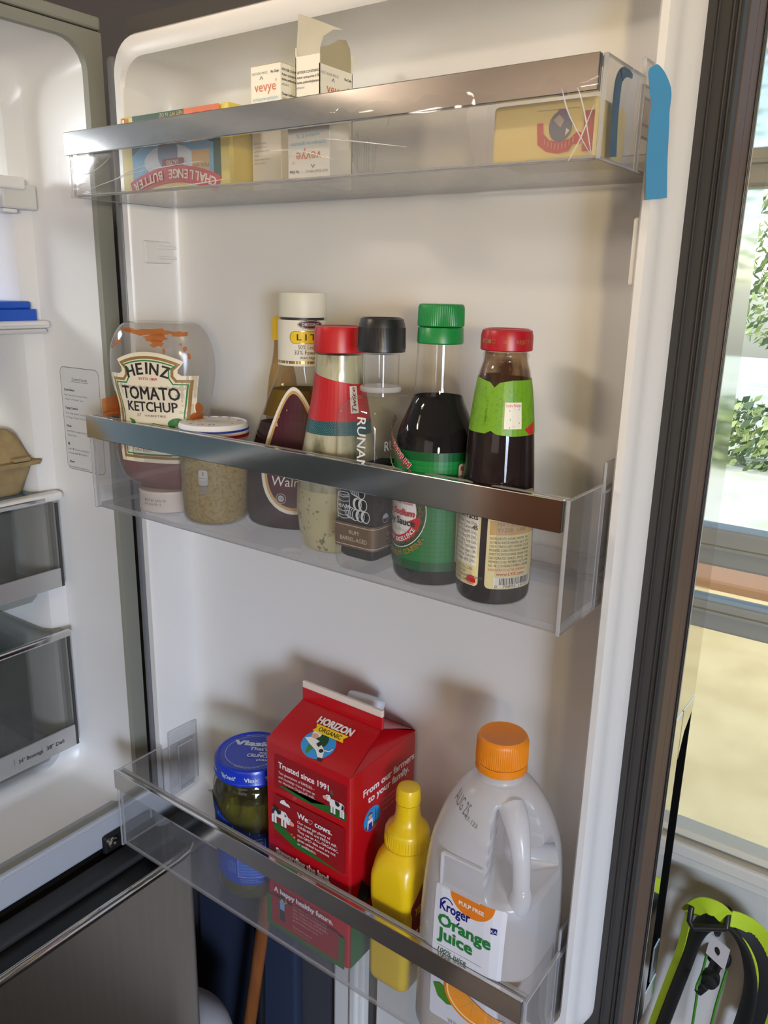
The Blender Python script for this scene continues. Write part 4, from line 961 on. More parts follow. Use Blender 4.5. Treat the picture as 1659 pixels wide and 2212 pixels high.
p.rect(-0.0085, 0.1524, 0.022, 0.1612, M['yellow_ink'], 0.004); p.line(rrect_pts(-0.0088, 0.0223, 0.1521, 0.1615, 0.0043, 5), 0.0005, M['goldfoil'], True)
p.text('L I T E', 0.008, 0.1547, 0.0048, M['black_ink'], w=0.022, bold=0.02)
p.ell(0.008, 0.1668, 0.0105, 0.0036, M['maroon_ink']); p.ring(0.008, 0.1668, 0.0098, 0.003, 0.0003, M['white_ink']); p.text('DRESSING', 0.008, 0.1657, 0.0022, M['white_ink'])
p.text('50% Less Fat', 0.0075, 0.1478, 0.0032, M['black_ink'], maxw=0.019); p.text('33% Fewer Cal', 0.0075, 0.1437, 0.0032, M['black_ink'], maxw=0.025); p.text('than regular', 0.0075, 0.1402, 0.0024, M['black_ink'], shear=0.2, maxw=0.018)
p.build('neck_print', t)
dl = Vector((math.cos(DA), math.sin(DA), 0))
p = Print(on_mesh(dbody, (0.0085, -0.0215, 0.060), (dl.x, dl.y, 0), (0, 0, 1)), 0.004, 0.006, base=0.0003)
def tear(g): return [((0.030 - g) * math.sin(a) * (1 - 0.42 * math.cos(a)) * 0.86, 0.006 + (0.052 - g) * math.cos(a)) for a in [2 * math.pi * i / 40 for i in range(40)]]
p.poly(tear(0)[::-1], M['paper']); p.poly(tear(0.0030)[::-1], M['tan_ink']); p.poly(tear(0.0055)[::-1], M['maroon_ink'])
p.text('Walnut', -0.0180, -0.0225, 0.0080, M['white_ink'], al='L', shear=0.1, maxw=0.034); p.ring(-0.0100, -0.033, 0.0042, 0.0042, 0.0005, M['lgrey_ink']); p.ell(-0.0100, -0.033, 0.0028, 0.0028, M['lgrey_ink']); p.text('USA', -0.0100, -0.0336, 0.0016, M['maroon_ink'])
p.build('oval_label', t); dbody.free()

# ---- slim bottle hiding behind it
t = thing('squeeze_bottle', 'slim amber bottle with yellow cap half hidden behind the white-capped one', 'bottle', (0.1500, 0.0345, Z2))
b = nb(); lathe(b, smoothprof([(0.0125, 0), (0.0150, 0.003), (0.0155, 0.03), (0.0152, 0.075), (0.0140, 0.100), (0.0115, 0.120), (0.0085, 0.134), (0.0070, 0.146), (0.0070, 0.152)], 3), 32); obj('bottle', b, clear('amber_plastic', (0.85, 0.74, 0.52), 0.35, srgb(200, 160, 100), 0.1, bump=(50, 0.6, 0.004)), t, 60)
b = nb(); lathe(b, [(0.0085, 0.151), (0.0085, 0.168), (0.006, 0.1705)], 24); obj('cap', b, M['yellow_ink'], t, 35)

# ---- creamy herb dressing with red cap
t = thing('dressing_bottle', 'herb-flecked creamy dressing bottle with red cap and red neck band', 'bottle', (0.2505, -0.0110, Z2), 0, 'dressing bottles in the middle bin')
rp = smoothprof([(0.0265, 0.0), (0.0290, 0.003), (0.0315, 0.018), (0.0328, 0.034), (0.0318, 0.052), (0.0296, 0.069), (0.0262, 0.087), (0.0232, 0.103), (0.0206, 0.118), (0.0188, 0.132), (0.0184, 0.141), (0.0182, 0.148)], 4)
creamy = pmat('creamy_dressing', srgb(202, 194, 148), 0.3, noise=(srgb(120, 120, 78), 190, 0.60, 0.66), spec=0.6, coat=0.5)
upper = pmat('creamy_film', srgb(186, 182, 150), 0.2, noise=(srgb(118, 116, 90), 70, 0.52, 0.66, (1, 1, 0.3)), spec=0.6, coat=0.6)
RT = [(z, r) for r, z in rp]
b = nb(); lathe(b, [(r, z) for r, z in rp if z <= 0.047] + [(interp(RT, 0.048), 0.048)], 56, cap1=False); obj('body', b, creamy, t, 60)
b = nb(); lathe(b, [(interp(RT, 0.048), 0.048)] + [(r, z) for r, z in rp if z > 0.0485], 56, cap0=False); obj('upper_body', b, upper, t, 60, label='upper body with thin streaky film of dressing inside')
b = nb(); lathe(b, [(0.0192, 0.1495), (0.0196, 0.1500), (0.0190, 0.1650), (0.0182, 0.1678), (0.0165, 0.1682), (0.0155, 0.1675)], 56); obj('cap', b, pmat('cap_red', srgb(196, 28, 34), 0.35), t, 35)
rf = lambda z: interp(RT, z)
p = Print(on_round(rf, -52, r0=0.0215), 0.003, 0.004)
p.poly([(-0.05, 0.1005), (0.05, 0.1005), (0.05, 0.126), (0.012, 0.1275), (-0.006, 0.1305), (-0.05, 0.139)], M['red_ink'])
p.rect(-0.05, 0.0905, 0.05, 0.1005, pmat('teal_ink', srgb(30, 84, 84), 0.45))
dot = M['lblue_ink']
for j in range(8):
    for i in range(40): p.rect(-0.04 + i * 0.0016 + (j % 2) * 0.0008, 0.0914 + j * 0.00115, -0.0396 + i * 0.0016 + (j % 2) * 0.0008, 0.0918 + j * 0.00115, dot); p.k -= 1
p.k += 1
p.rect(0.0085, 0.1065, 0.015, 0.1262, M['paper']); p.text('Twice', 0.0133, 0.1165, 0.0036, M['darkred_ink'], w=0.0175, rot=90, shear=0.3, bold=0.02)
p.build('neck_band', t)
p = Print(on_round(rf, -52, r0=0.031), 0.003, 0.004)
p.poly([(0.002, 0.0035), (0.0085, 0.0035), (0.0135, 0.016), (0.022, 0.028), (0.022, 0.0365), (0.0145, 0.029), (0.008, 0.017)], M['red_ink']); p.ell(0.019, 0.053, 0.0055, 0.0075, M['red_ink'])
p.build('red_ribbon', t)

# ---- rum barrel-aged syrup flask, black cap
t = thing('syrup_bottle', 'square clear flask of dark syrup with black cap and brown band', 'bottle', (0.2995, -0.0255, Z2))
def flask(z, ax, ay, r): return [Vector((x, y, z)) for x, y in rrect_pts(-ax, ax, -ay, ay, r, 6)]
fr_ = [(0.0, 0.0165, 0.0285, 0.006), (0.0035, 0.0178, 0.0300, 0.006), (0.010, 0.0188, 0.0304, 0.006), (0.100, 0.0188, 0.0304, 0.006), (0.110, 0.0180, 0.0300, 0.006), (0.1165, 0.0168, 0.0285, 0.007), (0.1205, 0.0150, 0.0255, 0.010), (0.1225, 0.0135, 0.0200, 0.012), (0.1235, 0.0128, 0.0128, 0.0126)]
b = nb(); loft(b, [flask(*q) for q in fr_] + [flask(z, 0.0126, 0.0126, 0.0124) for z in (0.127, 0.152)]); obj('flask', b, clear('syrup_glass', (0.95, 0.955, 0.95), 0.02, (0.7, 0.7, 0.7), 0.02, ior=1.5), t, 50)
b = nb(); loft(b, [flask(z, ax - 0.003, ay - 0.003, 0.005) for z, ax, ay in ((0.0085, 0.0165, 0.028), (0.011, 0.0182, 0.0304), (0.072, 0.0188, 0.0304))]); obj('syrup', b, pmat('syrup_dark', (0.010, 0.006, 0.004), 0.3, spec=0.0), t, 50)
b = nb(); lathe(b, [(0.0142, 0.1262), (0.0148, 0.127), (0.0148, 0.129), (0.0140, 0.1298)], 48); obj('neck_collar', b, clear('collar_clear', (0.9, 0.9, 0.9), 0.5, (0.75, 0.75, 0.75), 0.1), t, 40)
b = nb(); lathe(b, [(0.0162, 0.1535), (0.0166, 0.154), (0.0160, 0.1715), (0.0148, 0.1755), (0.0130, 0.1764), (0.0120, 0.1756)], 64)
obj('cap', b, M['black'], t, 35)
b = nb()
for i in range(100):
    a = 2 * math.pi * i / 100; r0 = 0.0164
    for zz0, zz1 in ((0.156, 0.1700),):
        v = [b.verts.new((rr * math.cos(aa), rr * math.sin(aa), zz)) for rr, aa, zz in ((r0, a - 0.014, zz0), (r0 + 0.00022, a, zz0), (r0, a + 0.014, zz0), (r0 - 0.0004, a + 0.014, zz1), (r0 - 0.0001, a, zz1), (r0 - 0.0004, a - 0.014, zz1))]
        b.faces.new((v[0], v[1], v[4], v[5])); b.faces.new((v[1], v[2], v[3], v[4]))
o = obj('cap_ribs', b, M['blackmatt'], t); o['kind'] = 'stuff'
bandm = pmat('label_brown', srgb(106, 84, 64), 0.5); ivory = pmat('ivory_ink', srgb(206, 194, 168), 0.5)
b = nb(); loft(b, [flask(0.0175, 0.01895, 0.03055, 0.0061), flask(0.0355, 0.01895, 0.03055, 0.0061)], 0, False, False); obj('band', b, bandm, t, 50)
b = nb()
for z in (0.0190, 0.0335): loft(b, [flask(z, 0.0191, 0.0307, 0.0062), flask(z + 0.0005, 0.0191, 0.0307, 0.0062)], 0, False, False)
obj('band_line', b, ivory, t, 50)
p = Print(on_plane((0, -0.0306, 0), (1, 0, 0), (0, 0, 1)))
p.text('RUM', 0.001, 0.0275, 0.0030, ivory); p.text('BARREL-AGED', 0.001, 0.0225, 0.0030, ivory, maxw=0.024)
lw_ = pmat('etch_white', srgb(190, 196, 200), 0.5)
def barrel_up(x, z, w, h):
    p.line([(x - w / 2, z), (x - w * 0.58, z + h / 2), (x - w / 2, z + h)], 0.0006, lw_); p.line([(x + w / 2, z), (x + w * 0.58, z + h / 2), (x + w / 2, z + h)], 0.0006, lw_)
    p.ring(x, z + h, w / 2, 0.0012, 0.0005, lw_, 16)
    for q in (0.0, 0.12, 0.3, 0.7, 0.88): p.line([(x - w * 0.54, z + h * q + 0.0005), (x, z + h * q - 0.0006), (x + w * 0.54, z + h * q + 0.0005)], 0.0005, lw_)
def barrel_side(x, z, l, r):
    p.ring(x, z, r * 0.75, r, 0.0006, lw_, 18); p.ell(x, z, r * 0.3, r * 0.4, M['black_ink'], 10)
    for q in (0.25, 0.5, 0.75, 1.0): p.line([(x - l * q - r * 0.75 * math.cos(a), z + r * math.sin(a) + l * q * 0.3) for a in [math.radians(-80 + 20 * i) for i in range(9)]], 0.0005, lw_)
    p.line([(x, z + r), (x - l, z + r + l * 0.3)], 0.0005, lw_); p.line([(x, z - r), (x - l, z - r + l * 0.3)], 0.0005, lw_)
barrel_up(-0.0080, 0.0390, 0.0095, 0.0175); p.text('MWM', -0.0080, 0.0460, 0.0030, lw_)
for x, z in ((0.0032, 0.0425), (0.0080, 0.0425), (0.0128, 0.0425), (0.0060, 0.0510), (0.0110, 0.0510), (0.0095, 0.0595)): barrel_side(x, z, 0.0065 if x < 0.006 or z > 0.055 else 0.0012, 0.0040)
p.text('RUNAMOK', 0.0055, 0.0860, 0.0072, M['white_ink'], w=0.052, rot=-90, bold=0.01)
p.build('front_print', t)
p = Print(on_plane((0.0191, 0, 0), (0, 1, 0), (0, 0, 1)))
p.text('RUM', -0.010, 0.0265, 0.0034, ivory); p.rect(-0.016, 0.0245, 0.012, 0.0249, ivory); p.text('BARREL-AGED', -0.002, 0.0210, 0.0024, ivory); p.text('RUNAMOK', 0.004, 0.0885, 0.0066, M['lgrey_ink'], w=0.050, bold=0.01)
p.ell(-0.018, 0.0405, 0.0032, 0.0032, M['lgrey_ink'], 20, a0=0, a1=180); p.ring(-0.018, 0.0405, 0.0033, 0.0033, 0.0004, M['lgrey_ink'], 20)
p.build('side_print', t)

# ---- soy sauce bottle with green cap
t = thing('soy_sauce_bottle', 'dark soy sauce bottle with bright green cap and green label', 'bottle', (0.3478, -0.0265, Z2))
sp = smoothprof([(0.0225, 0.0), (0.0262, 0.002), (0.0278, 0.008), (0.0282, 0.030), (0.0283, 0.085), (0.0279, 0.0935), (0.0258, 0.1045), (0.0215, 0.1150), (0.0178, 0.1235), (0.0160, 0.1305), (0.0155, 0.142), (0.0150, 0.155), (0.0147, 0.163)], 4)
b = nb(); lathe(b, sp, 64); obj('bottle', b, M['glass'], t, 60)
soym = pmat('soy_black', (0.004, 0.003, 0.004), 0.3, spec=0.0)
b = nb(); lathe(b, [(r - 0.0004, z + 0.0006) for r, z in sp if z <= 0.1275], 64); obj('soy_sauce', b, soym, t, 60)
gcap = pmat('cap_green', srgb(14, 132, 62), 0.35)
b = nb(); lathe(b, [(0.0148, 0.1618), (0.0153, 0.1625), (0.0150, 0.1715), (0.0146, 0.1722)], 64); obj('tamper_ring', b, gcap, t, 35)
b = nb()
n = 144; rings = []
for z, r, rb_ in ((0.1728, 0.0149, 0), (0.1735, 0.0151, 1), (0.1845, 0.0148, 1), (0.1862, 0.0146, 0), (0.1868, 0.0138, 0)):
    rings.append([Vector(((r + (0.0003 if (i % 2 and rb_) else 0)) * math.cos(2 * math.pi * i / n), (r + (0.0003 if (i % 2 and rb_) else 0)) * math.sin(2 * math.pi * i / n), z)) for i in range(n)])
loft(b, rings); obj('cap', b, gcap, t, 25)
gl = pmat('label_green', srgb(12, 128, 54), 0.35); gd = pmat('label_dark_green', srgb(12, 88, 40), 0.35)
RS = lambda z: 0.02835
p = Print(on_round(0.02838, -60), 0.003)
HW = 0.0885
p.rect(-HW, 0.0125, HW, 0.0938, gd); p.rect(-HW, 0.0190, HW, 0.0880, gl)
for i in range(22): p.rect(-HW, 0.0200 + i * 0.0031, HW, 0.02022 + i * 0.0031, gd); p.k -= 1
p.k += 1
ex, ez = -0.0285, 0.0525
p.ell(ex, ez, 0.0250, 0.0270, M['white_ink'], 40); p.ell(ex, ez, 0.0244, 0.0264, pmat('olive_ring', srgb(52, 70, 36), 0.4), 40); p.ring(ex, ez, 0.0205, 0.0225, 0.0003, M['gold_ink'], 40)
for i in range(26):
    a = i * 2 * math.pi / 26; p.ring(ex + 0.0205 * math.cos(a), ez + 0.0225 * math.sin(a), 0.0018, 0.0022, 0.0003, M['gold_ink'], 8); p.k -= 1
p.k += 1
p.ell(ex, ez, 0.0180, 0.0198, M['white_ink'], 40)
p.line([(ex + 0.0192 * math.cos(a), ez + 0.0210 * math.sin(a)) for a in [math.radians(-150 + i * 7) for i in range(20)]], 0.0052, M['red_ink'])
p.poly([(ex + 0.014, ez - 0.010), (ex + 0.021, ez - 0.0065), (ex + 0.0205, ez - 0.002), (ex + 0.013, ez - 0.006)], M['red_ink'])
for i, ch in enumerate('OF EXCELLENCE'):
    a = math.radians(-105 + i * 6.0)
    if ch != ' ': p.text(ch, ex + 0.0207 * math.cos(a), ez + 0.0226 * math.sin(a), 0.0028, M['white_ink'], rot=math.degrees(a) + 90, bold=0.03)
p.text('KIKKOMAN', ex + 0.0168, ez + 0.0085, 0.0042, M['black_ink'], al='R', bold=0.03); p.text('naturally brewed', ex + 0.0155, ez + 0.0048, 0.0018, M['red_ink'], al='R'); p.text('Less Sodium', ex + 0.0172, ez - 0.0030, 0.0046, M['red_ink'], al='R', shear=0.3, bold=0.03)
p.text('Soy Sauce', ex + 0.0172, ez - 0.0095, 0.0048, M['black_ink'], al='R', bold=0.03); p.text('FL OZ (296 mL)', ex + 0.012, ez - 0.0142, 0.0020, M['lgrey_ink'], al='R')
for i, ch in enumerate('LESS SODIUM CONTENT\u2022'):
    a = math.radians(-125 + i * 4.8)
    if ch != ' ': p.text(ch, ex + 0.0297 * math.cos(a), ez + 0.0318 * math.sin(a), 0.0034, M['gold_ink'], rot=math.degrees(a) + 90, bold=0.04)
p.text('LESS SODIUM', ex + 0.0115, ez + 0.0300, 0.0042, M['white_ink'], al='R', rot=-38, bold=0.09)
p.text('LESS SODIUM', ex + 0.0115, ez + 0.0300, 0.0042, M['red_ink'], al='R', rot=-38, bold=0.04)
p.text('LESS SODIUM SOY SAUCE', ex + 0.0240, ez + 0.0165, 0.0040, M['brown_ink'], al='R', rot=-38, bold=0.05)
p.line([(ex - 0.012, ez + 0.0345), (ex + 0.0165, ez + 0.0145)], 0.0004, M['white_ink']); p.text('DARI JAPON', ex + 0.0075, ez + 0.0178, 0.0040, M['white_ink'], al='R', rot=-35)
nx0 = 0.0155
p.rect(nx0, 0.0190, nx0 + 0.040, 0.0870, pmat('panel_white', srgb(214, 214, 208), 0.45), 0.002)
p.text('KIKKOMAN', nx0 + 0.0015, 0.0825, 0.0028, M['red_ink'], al='L', bold=0.03); p.lines(['mg of sodium than', 'our regular soy sauce', 'regular sauce. Same', 'ingredients & taste'], nx0 + 0.0015, 0.0778, 0.0026, 0.0048, M['grey_ink'])
p.line([(nx0 + 0.002, 0.0570), (nx0 + 0.03, 0.0570), (nx0 + 0.03, 0.0465), (nx0 + 0.002, 0.0465)], 0.0004, M['grey_ink'], True); p.text('Calories 10', nx0 + 0.003, 0.0520, 0.0030, M['black_ink'], al='L', bold=0.02); p.text('per serving', nx0 + 0.003, 0.0480, 0.0020, M['black_ink'], al='L')
p.lines(['INGREDIENTS: WATER,', 'SALT, SOYBEANS,', 'LESS THAN 1/10 OF', 'BREWED IN', 'WALWORTH, WI'], nx0 + 0.0015, 0.0437, 0.0020, 0.0032, M['lgrey_ink']); p.text('Visit us online', nx0 + 0.0015, 0.0272, 0.0024, M['grey_ink'], al='L')
p.rect(nx0 + 0.0015, 0.0243, nx0 + 0.012, 0.0262, M['blue_ink'])
for i in range(3): p.rect(nx0 + 0.0015 + i * 0.0008, 0.0236 - i * 0.0012, nx0 + 0.012, 0.0242 - i * 0.0012, M['red_ink'])
p.text('KIKKOMAN', nx0 + 0.0015, 0.0197, 0.0014, M['black_ink'], al='L', bold=0.03)
p.build('label', t)

# ---- oyster sauce bottle with red cap
t = thing('oyster_sauce_bottle', 'dark oyster sauce bottle with red cap and lime green neck label', 'bottle', (0.3995, -0.0322, Z2))
op = smoothprof([(0.0200, -0.0001), (0.0232, 0.002), (0.0243, 0.008), (0.0245, 0.028), (0.0241, 0.050), (0.0232, 0.072), (0.0220, 0.092), (0.0204, 0.114), (0.0182, 0.134), (0.0168, 0.143), (0.0155, 0.149), (0.0138, 0.1545), (0.0142, 0.157), (0.0142, 0.1585), (0.0134, 0.160), (0.0134, 0.163)], 3)
OT = [(z, r) for r, z in op]
b = nb(); lathe(b, op, 64); obj('bottle', b, M['glass'], t, 60)
b = nb(); lathe(b, [(r - 0.0004, z + 0.0006) for r, z in op if z <= 0.118], 64); obj('oyster_sauce', b, pmat('oyster_dark', (0.012, 0.004, 0.004), 0.3, spec=0.0), t, 60)
b = nb(); lathe(b, [(interp(OT, z) - 0.0006, z) for z in (0.1185, 0.125, 0.131, 0.137, 0.143, 0.149, 0.154, 0.160)], 48, cap0=False, cap1=False); obj('sauce_film', b, clear('sauce_film_brown', (0.80, 0.66, 0.50), 0.25, srgb(96, 58, 26), 0.1, noise=(55, 0.47, 0.60, srgb(92, 54, 24), (1, 1, 0.5))), t, 60)
b = nb(); lathe(b, [(0.0154, 0.1608), (0.0160, 0.1613), (0.0160, 0.1695), (0.0152, 0.1728), (0.0130, 0.1738), (0.0120, 0.1732)], 64); obj('cap', b, pmat('cap_deep_red', srgb(172, 18, 34), 0.32), t, 35)
p = Print(on_round(0.01605, -62.5), 0.002); p.text('REJECT IF', 0.0125, 0.1655, 0.0022, M['gold_ink'], w=0.013); p.text('\u25a0\u25a1\u25a0\u25a1', -0.0125, 0.1655, 0.0022, M['gold_ink']); p.ring(-0.001, 0.1665, 0.0008, 0.0008, 0.0003, M['gold_ink'], 10); p.build('cap_print', t)
rf = lambda z: interp(OT, z)
lime = pmat('lime_label', srgb(112, 164, 28), 0.4); lime2 = pmat('lime_line', srgb(92, 146, 22), 0.4)
p = Print(on_round(rf, -62.5, r0=0.0195), 0.003, 0.004)
# neck label with a notched top and bottom edge
top = [(-0.058, 0.1455), (-0.022, 0.1445), (-0.010, 0.1425), (-0.0065, 0.1395), (-0.003, 0.1425), (0.006, 0.1440), (0.058, 0.1440)]
bot = [(0.058, 0.1110), (0.006, 0.1105), (-0.003, 0.1115), (-0.0065, 0.1135), (-0.010, 0.1115), (-0.022, 0.1115), (-0.058, 0.1125)]
p.poly((top + bot)[::-1], lime)
rnd = random.Random(3)
for i in range(150):
    x, z = rnd.uniform(-0.03, 0.028), rnd.uniform(0.1145, 0.138); L_ = rnd.choice((0.0015, 0.0025)); ang = rnd.choice((0.5, 2.1, 3.7))
    p.line([(x, z), (x + L_ * math.cos(ang), z + L_ * math.sin(ang)), (x + L_ * math.cos(ang) + 0.001 * math.cos(ang + 1.5), z + L_ * math.sin(ang) + 0.001 * math.sin(ang + 1.5))], 0.0003, lime2); p.k -= 1
p.k += 1
p.rect(0.0012, 0.1150, 0.0122, 0.1310, M['paper']); p.text('Scan Now', 0.0067, 0.1283, 0.0021, M['red_ink'], w=0.0098)
p.poly([(0.0185, 0.1108), (0.024, 0.1108), (0.024, 0.1185), (0.0145, 0.1145)], M['red_ink'])
p.text('SHAKE WELL', -0.010, 0.123, 0.0010, M['dgreen_ink'], rot=90); p.build('neck_label', t)
yel = pmat('label_buff', srgb(228, 216, 160), 0.45)
p = Print(on_round(rf, -62.5, r0=0.0243), 0.003, 0.004)
p.rect(-0.050, 0.0130, -0.0095, 0.0770, yel, 0.003); p.rect(-0.034, 0.0265, -0.0112, 0.0740, M['paper'])
p.text('Nutrition Facts', -0.0118, 0.0570, 0.0034, M['black_ink'], al='R', bold=0.03)
p.lines(['Serv. size: 1 tbsp (20g),', 'Amount: Calories 45', 'Total Fat 0g (0% DV),', 'Cholest. 0mg (0% DV),', 'Sodium 510mg, Total Carb.', '11g (4% DV), Total Sugars', '9g, Incl. Added Sugars, 18%', 'Protein 0g, Calcium', 'Iron, Potas. (0% DV).'], -0.033, 0.0535, 0.0020, 0.0031, M['grey_ink'], maxw=0.0212)
p.text('45', -0.0135, 0.0502, 0.0030, M['black_ink'], bold=0.02)
p.lines(['FOODS CO., LTD.', 'TAI PO, N.T.', 'HONG KONG DISTRICT,', 'XINHUI, CHINA'], -0.031, 0.0235, 0.0016, 0.0027, M['grey_ink'])
p.ell(-0.0145, 0.0165, 0.0036, 0.0036, M['red_ink'], 20, a0=-20, a1=200); p.text('SAUCE', -0.0145, 0.0140, 0.0011, M['red_ink'])
p.rect(-0.0050, 0.0130, 0.0300, 0.0770, yel, 0.003); p.rect(-0.0035, 0.0488, 0.0300, 0.0580, M['tan_ink'])
p.lines(['MAY/31/2026', 'YYZSR  1340'], 0.0012, 0.0545, 0.0025, 0.0036, M['grey_ink'])
p.lines(['INGREDIENTS: SUGAR, WATER, SALT,', 'SOYBEAN PASTE (WATER, SALT, SOY),', 'CORN STARCH, SALT, CARAMEL COLOR,', 'MODIFIED CORN STARCH, RICE VINEGAR', 'SWEET POTATO POWDER, SESAME PASTE,', 'DEHYDRATED GARLIC, SPICES, CHILI', 'PEPPERS (CHILI PEPPERS, SALT), RED', 'NO. 40. CONTAINS SOYBEAN, SESAME.'], -0.0030, 0.0458, 0.0016, 0.00255, M['brown_ink'], maxw=0.0275)
p.text('REFRIGERATE AFTER OPENING', -0.0030, 0.0252, 0.0016, M['vorange_ink'], al='L', maxw=0.025); p.text('www.LKK.com', 0.0115, 0.0222, 0.0022, M['red_ink'])
p.rect(0.0005, 0.0140, 0.0280, 0.0210, M['paper'])
x = 0.0040; rnd = random.Random(9)
while x < 0.0265:
    w_ = rnd.choice((0.00025, 0.0004, 0.0007)); p.rect(x, 0.0160, x + w_, 0.0206, M['black_ink']); p.k -= 1; x += w_ + rnd.choice((0.0003, 0.0005, 0.0006))
p.text('0   78895 14307', 0.0135, 0.0140, 0.0018, M['black_ink'], w=0.0245)
p.build('body_labels', t)

# ================================================================ BOTTOM BIN
# ---- pickle jar
t = thing('pickle_jar', 'jar of green pickles with bright blue metal lid and blue label', 'jar', (0.1465, -0.0085, Z3))
pp = smoothprof([(0.0310, 0.0), (0.0352, 0.003), (0.0368, 0.012), (0.0372, 0.040), (0.0374, 0.075), (0.0382, 0.090), (0.0386, 0.100), (0.0382, 0.110), (0.0365, 0.117), (0.0345, 0.121), (0.0335, 0.124)], 4)
PT = [(z, r) for r, z in pp]
b = nb(); lathe(b, pp, 64); obj('glass', b, clear('jar_glass', (0.93, 0.95, 0.88), 0.02, (0.6, 0.6, 0.5), 0.025, ior=1.5), t, 60)
b = nb(); lathe(b, [(r - 0.0014, z + 0.0008) for r, z in pp if z < 0.106], 56); obj('brine', b, clear('brine', (0.72, 0.70, 0.30), 0.30, srgb(140, 130, 40), 0.05, translucent=True, ior=1.33), t, 60)
pk = pmat('pickle', srgb(136, 132, 48), 0.3, noise=(srgb(92, 96, 30), 40, 0.4, 0.7), bump=(70, 0.5, 0.001))
for i in range(7):
    a = i * 2 * math.pi / 6; rr = 0.0215 if i < 6 else 0.0
    b = nb(); tube(b, [(rr * math.cos(a) * (1 + 0.1 * math.sin(3 * q + i)), rr * math.sin(a), 0.006 + q * 0.092) for q in [k / 6 for k in range(7)]], [0.006, 0.0095, 0.0105, 0.0108, 0.0105, 0.0095, 0.006], 14); obj('pickle_spear', b, pk, t, 60)
blid = pmat('lid_blue', (0.002, 0.035, 0.50), 0.30, spec=0.5, coat=0.15)
b = nb(); lathe(b, [(0.0352, 0.1245), (0.0366, 0.1250), (0.0368, 0.1265), (0.0362, 0.1275), (0.0362, 0.1370), (0.0350, 0.1398), (0.0330, 0.1406), (0.0318, 0.1396), (0.0300, 0.1394), (0.012, 0.1394)], 72); lid = obj('lid', b, blid, t, 35)
p = Print(on_plane((0, 0, 0.1394), (0.86, 0.51, 0), (-0.51, 0.86, 0)), base=0.0002)
wi = pmat('lid_white_ink', srgb(206, 220, 236), 0.4)
p.ring(0, 0, 0.0262, 0.0262, 0.0004, wi, 64)
p.text('Vlasic', -0.003, 0.0095, 0.0080, wi, w=0.036, bold=0.05); p.text("That's", 0.0045, 0.0020, 0.0052, wi, w=0.0175, bold=0.03); p.text('one', 0.010, -0.0030, 0.0034, wi, bold=0.03); p.text('CRUNCHY', 0.0085, -0.0095, 0.0052, wi, w=0.025, bold=0.04); p.text('pickle', 0.012, -0.0150, 0.0034, wi, bold=0.02)
for sgn, txt in ((1, 'REFRIGERATE AFTER OPENING'), (-1, 'CENTER OF LID WILL POP UP')): p.text(txt, 0, 0.0275 * sgn - (0.0013 if sgn < 0 else 0), 0.0013, wi, arc=0.0275 * sgn)
p.build('lid_print', lid)
p = Print(on_round(0.0364, -75), 0.003)
for s_, tx in ((-0.030, 'Vlasic'), (-0.006, '"Big Crunch!"'), (0.017, 'Vlasic'), (0.038, '"Big Crunch!"')): p.text(tx, s_, 0.1305, 0.0040, wi, bold=0.03, maxw=0.0165)
p.build('lid_side_print', lid)
rf = lambda z: interp(PT, z)
lb = pmat('label_blue', srgb(18, 66, 170), 0.4); lb2 = pmat('label_mid_blue', srgb(42, 96, 196), 0.4)
p = Print(on_round(rf, -62, r0=0.0374), 0.003, 0.004)
p.poly([(-0.078, 0.024), (-0.006, 0.020), (0.0200, 0.0205), (0.0235, 0.0235), (0.0235, 0.071), (0.0215, 0.075), (0.004, 0.079), (-0.016, 0.087), (-0.036, 0.0985), (-0.078, 0.104)], lb)
p.rect(-0.006, 0.0285, 0.0205, 0.070, lb2); p.line([(-0.006, 0.0285), (0.0205, 0.0285), (0.0205, 0.070), (-0.006, 0.070)], 0.0004, wi, True)
for x, z in ((-0.028, 0.0885), (-0.010, 0.0800), (0.006, 0.0755), (0.0145, 0.0735)): p.rect(x, z, x + 0.0006, z + 0.003, wi)
p.text('Nutrition Facts', 0.0072, 0.0655, 0.0026, wi, maxw=0.023)
lbt = pmat('label_pale_blue', srgb(130, 168, 226), 0.4)
p.lines(['Serving size 3/4 spear', 'Calories 5', 'Total Fat 0g  0%', 'Sodium 220mg  10%', 'Total Carb. 1g  0%', 'Protein 0g', 'INGREDIENTS: CUCUMBERS,', 'WATER, VINEGAR, SALT,', 'CALCIUM CHLORIDE, NATURAL', 'FLAVOR, YELLOW 5.'], -0.0045, 0.0605, 0.0015, 0.0032, lbt, maxw=0.0235)
p.lines(['KEEP REFRIGERATED', 'TO PRESERVE THAT FRESH CRUNCH'], -0.004, 0.0255, 0.0013, 0.0024, lbt, maxw=0.026)
p.lines(['Distributed by', 'a pickle company', 'Product of USA', 'Contains no fat'], -0.0155, 0.032, 0.0013, 0.0024, lbt, rot=90)
p.ell(-0.046, 0.092, 0.008, 0.010, M['yellow_ink']); p.ell(-0.046, 0.090, 0.0055, 0.0075, M['leaf_ink'])
p.build('label', t)

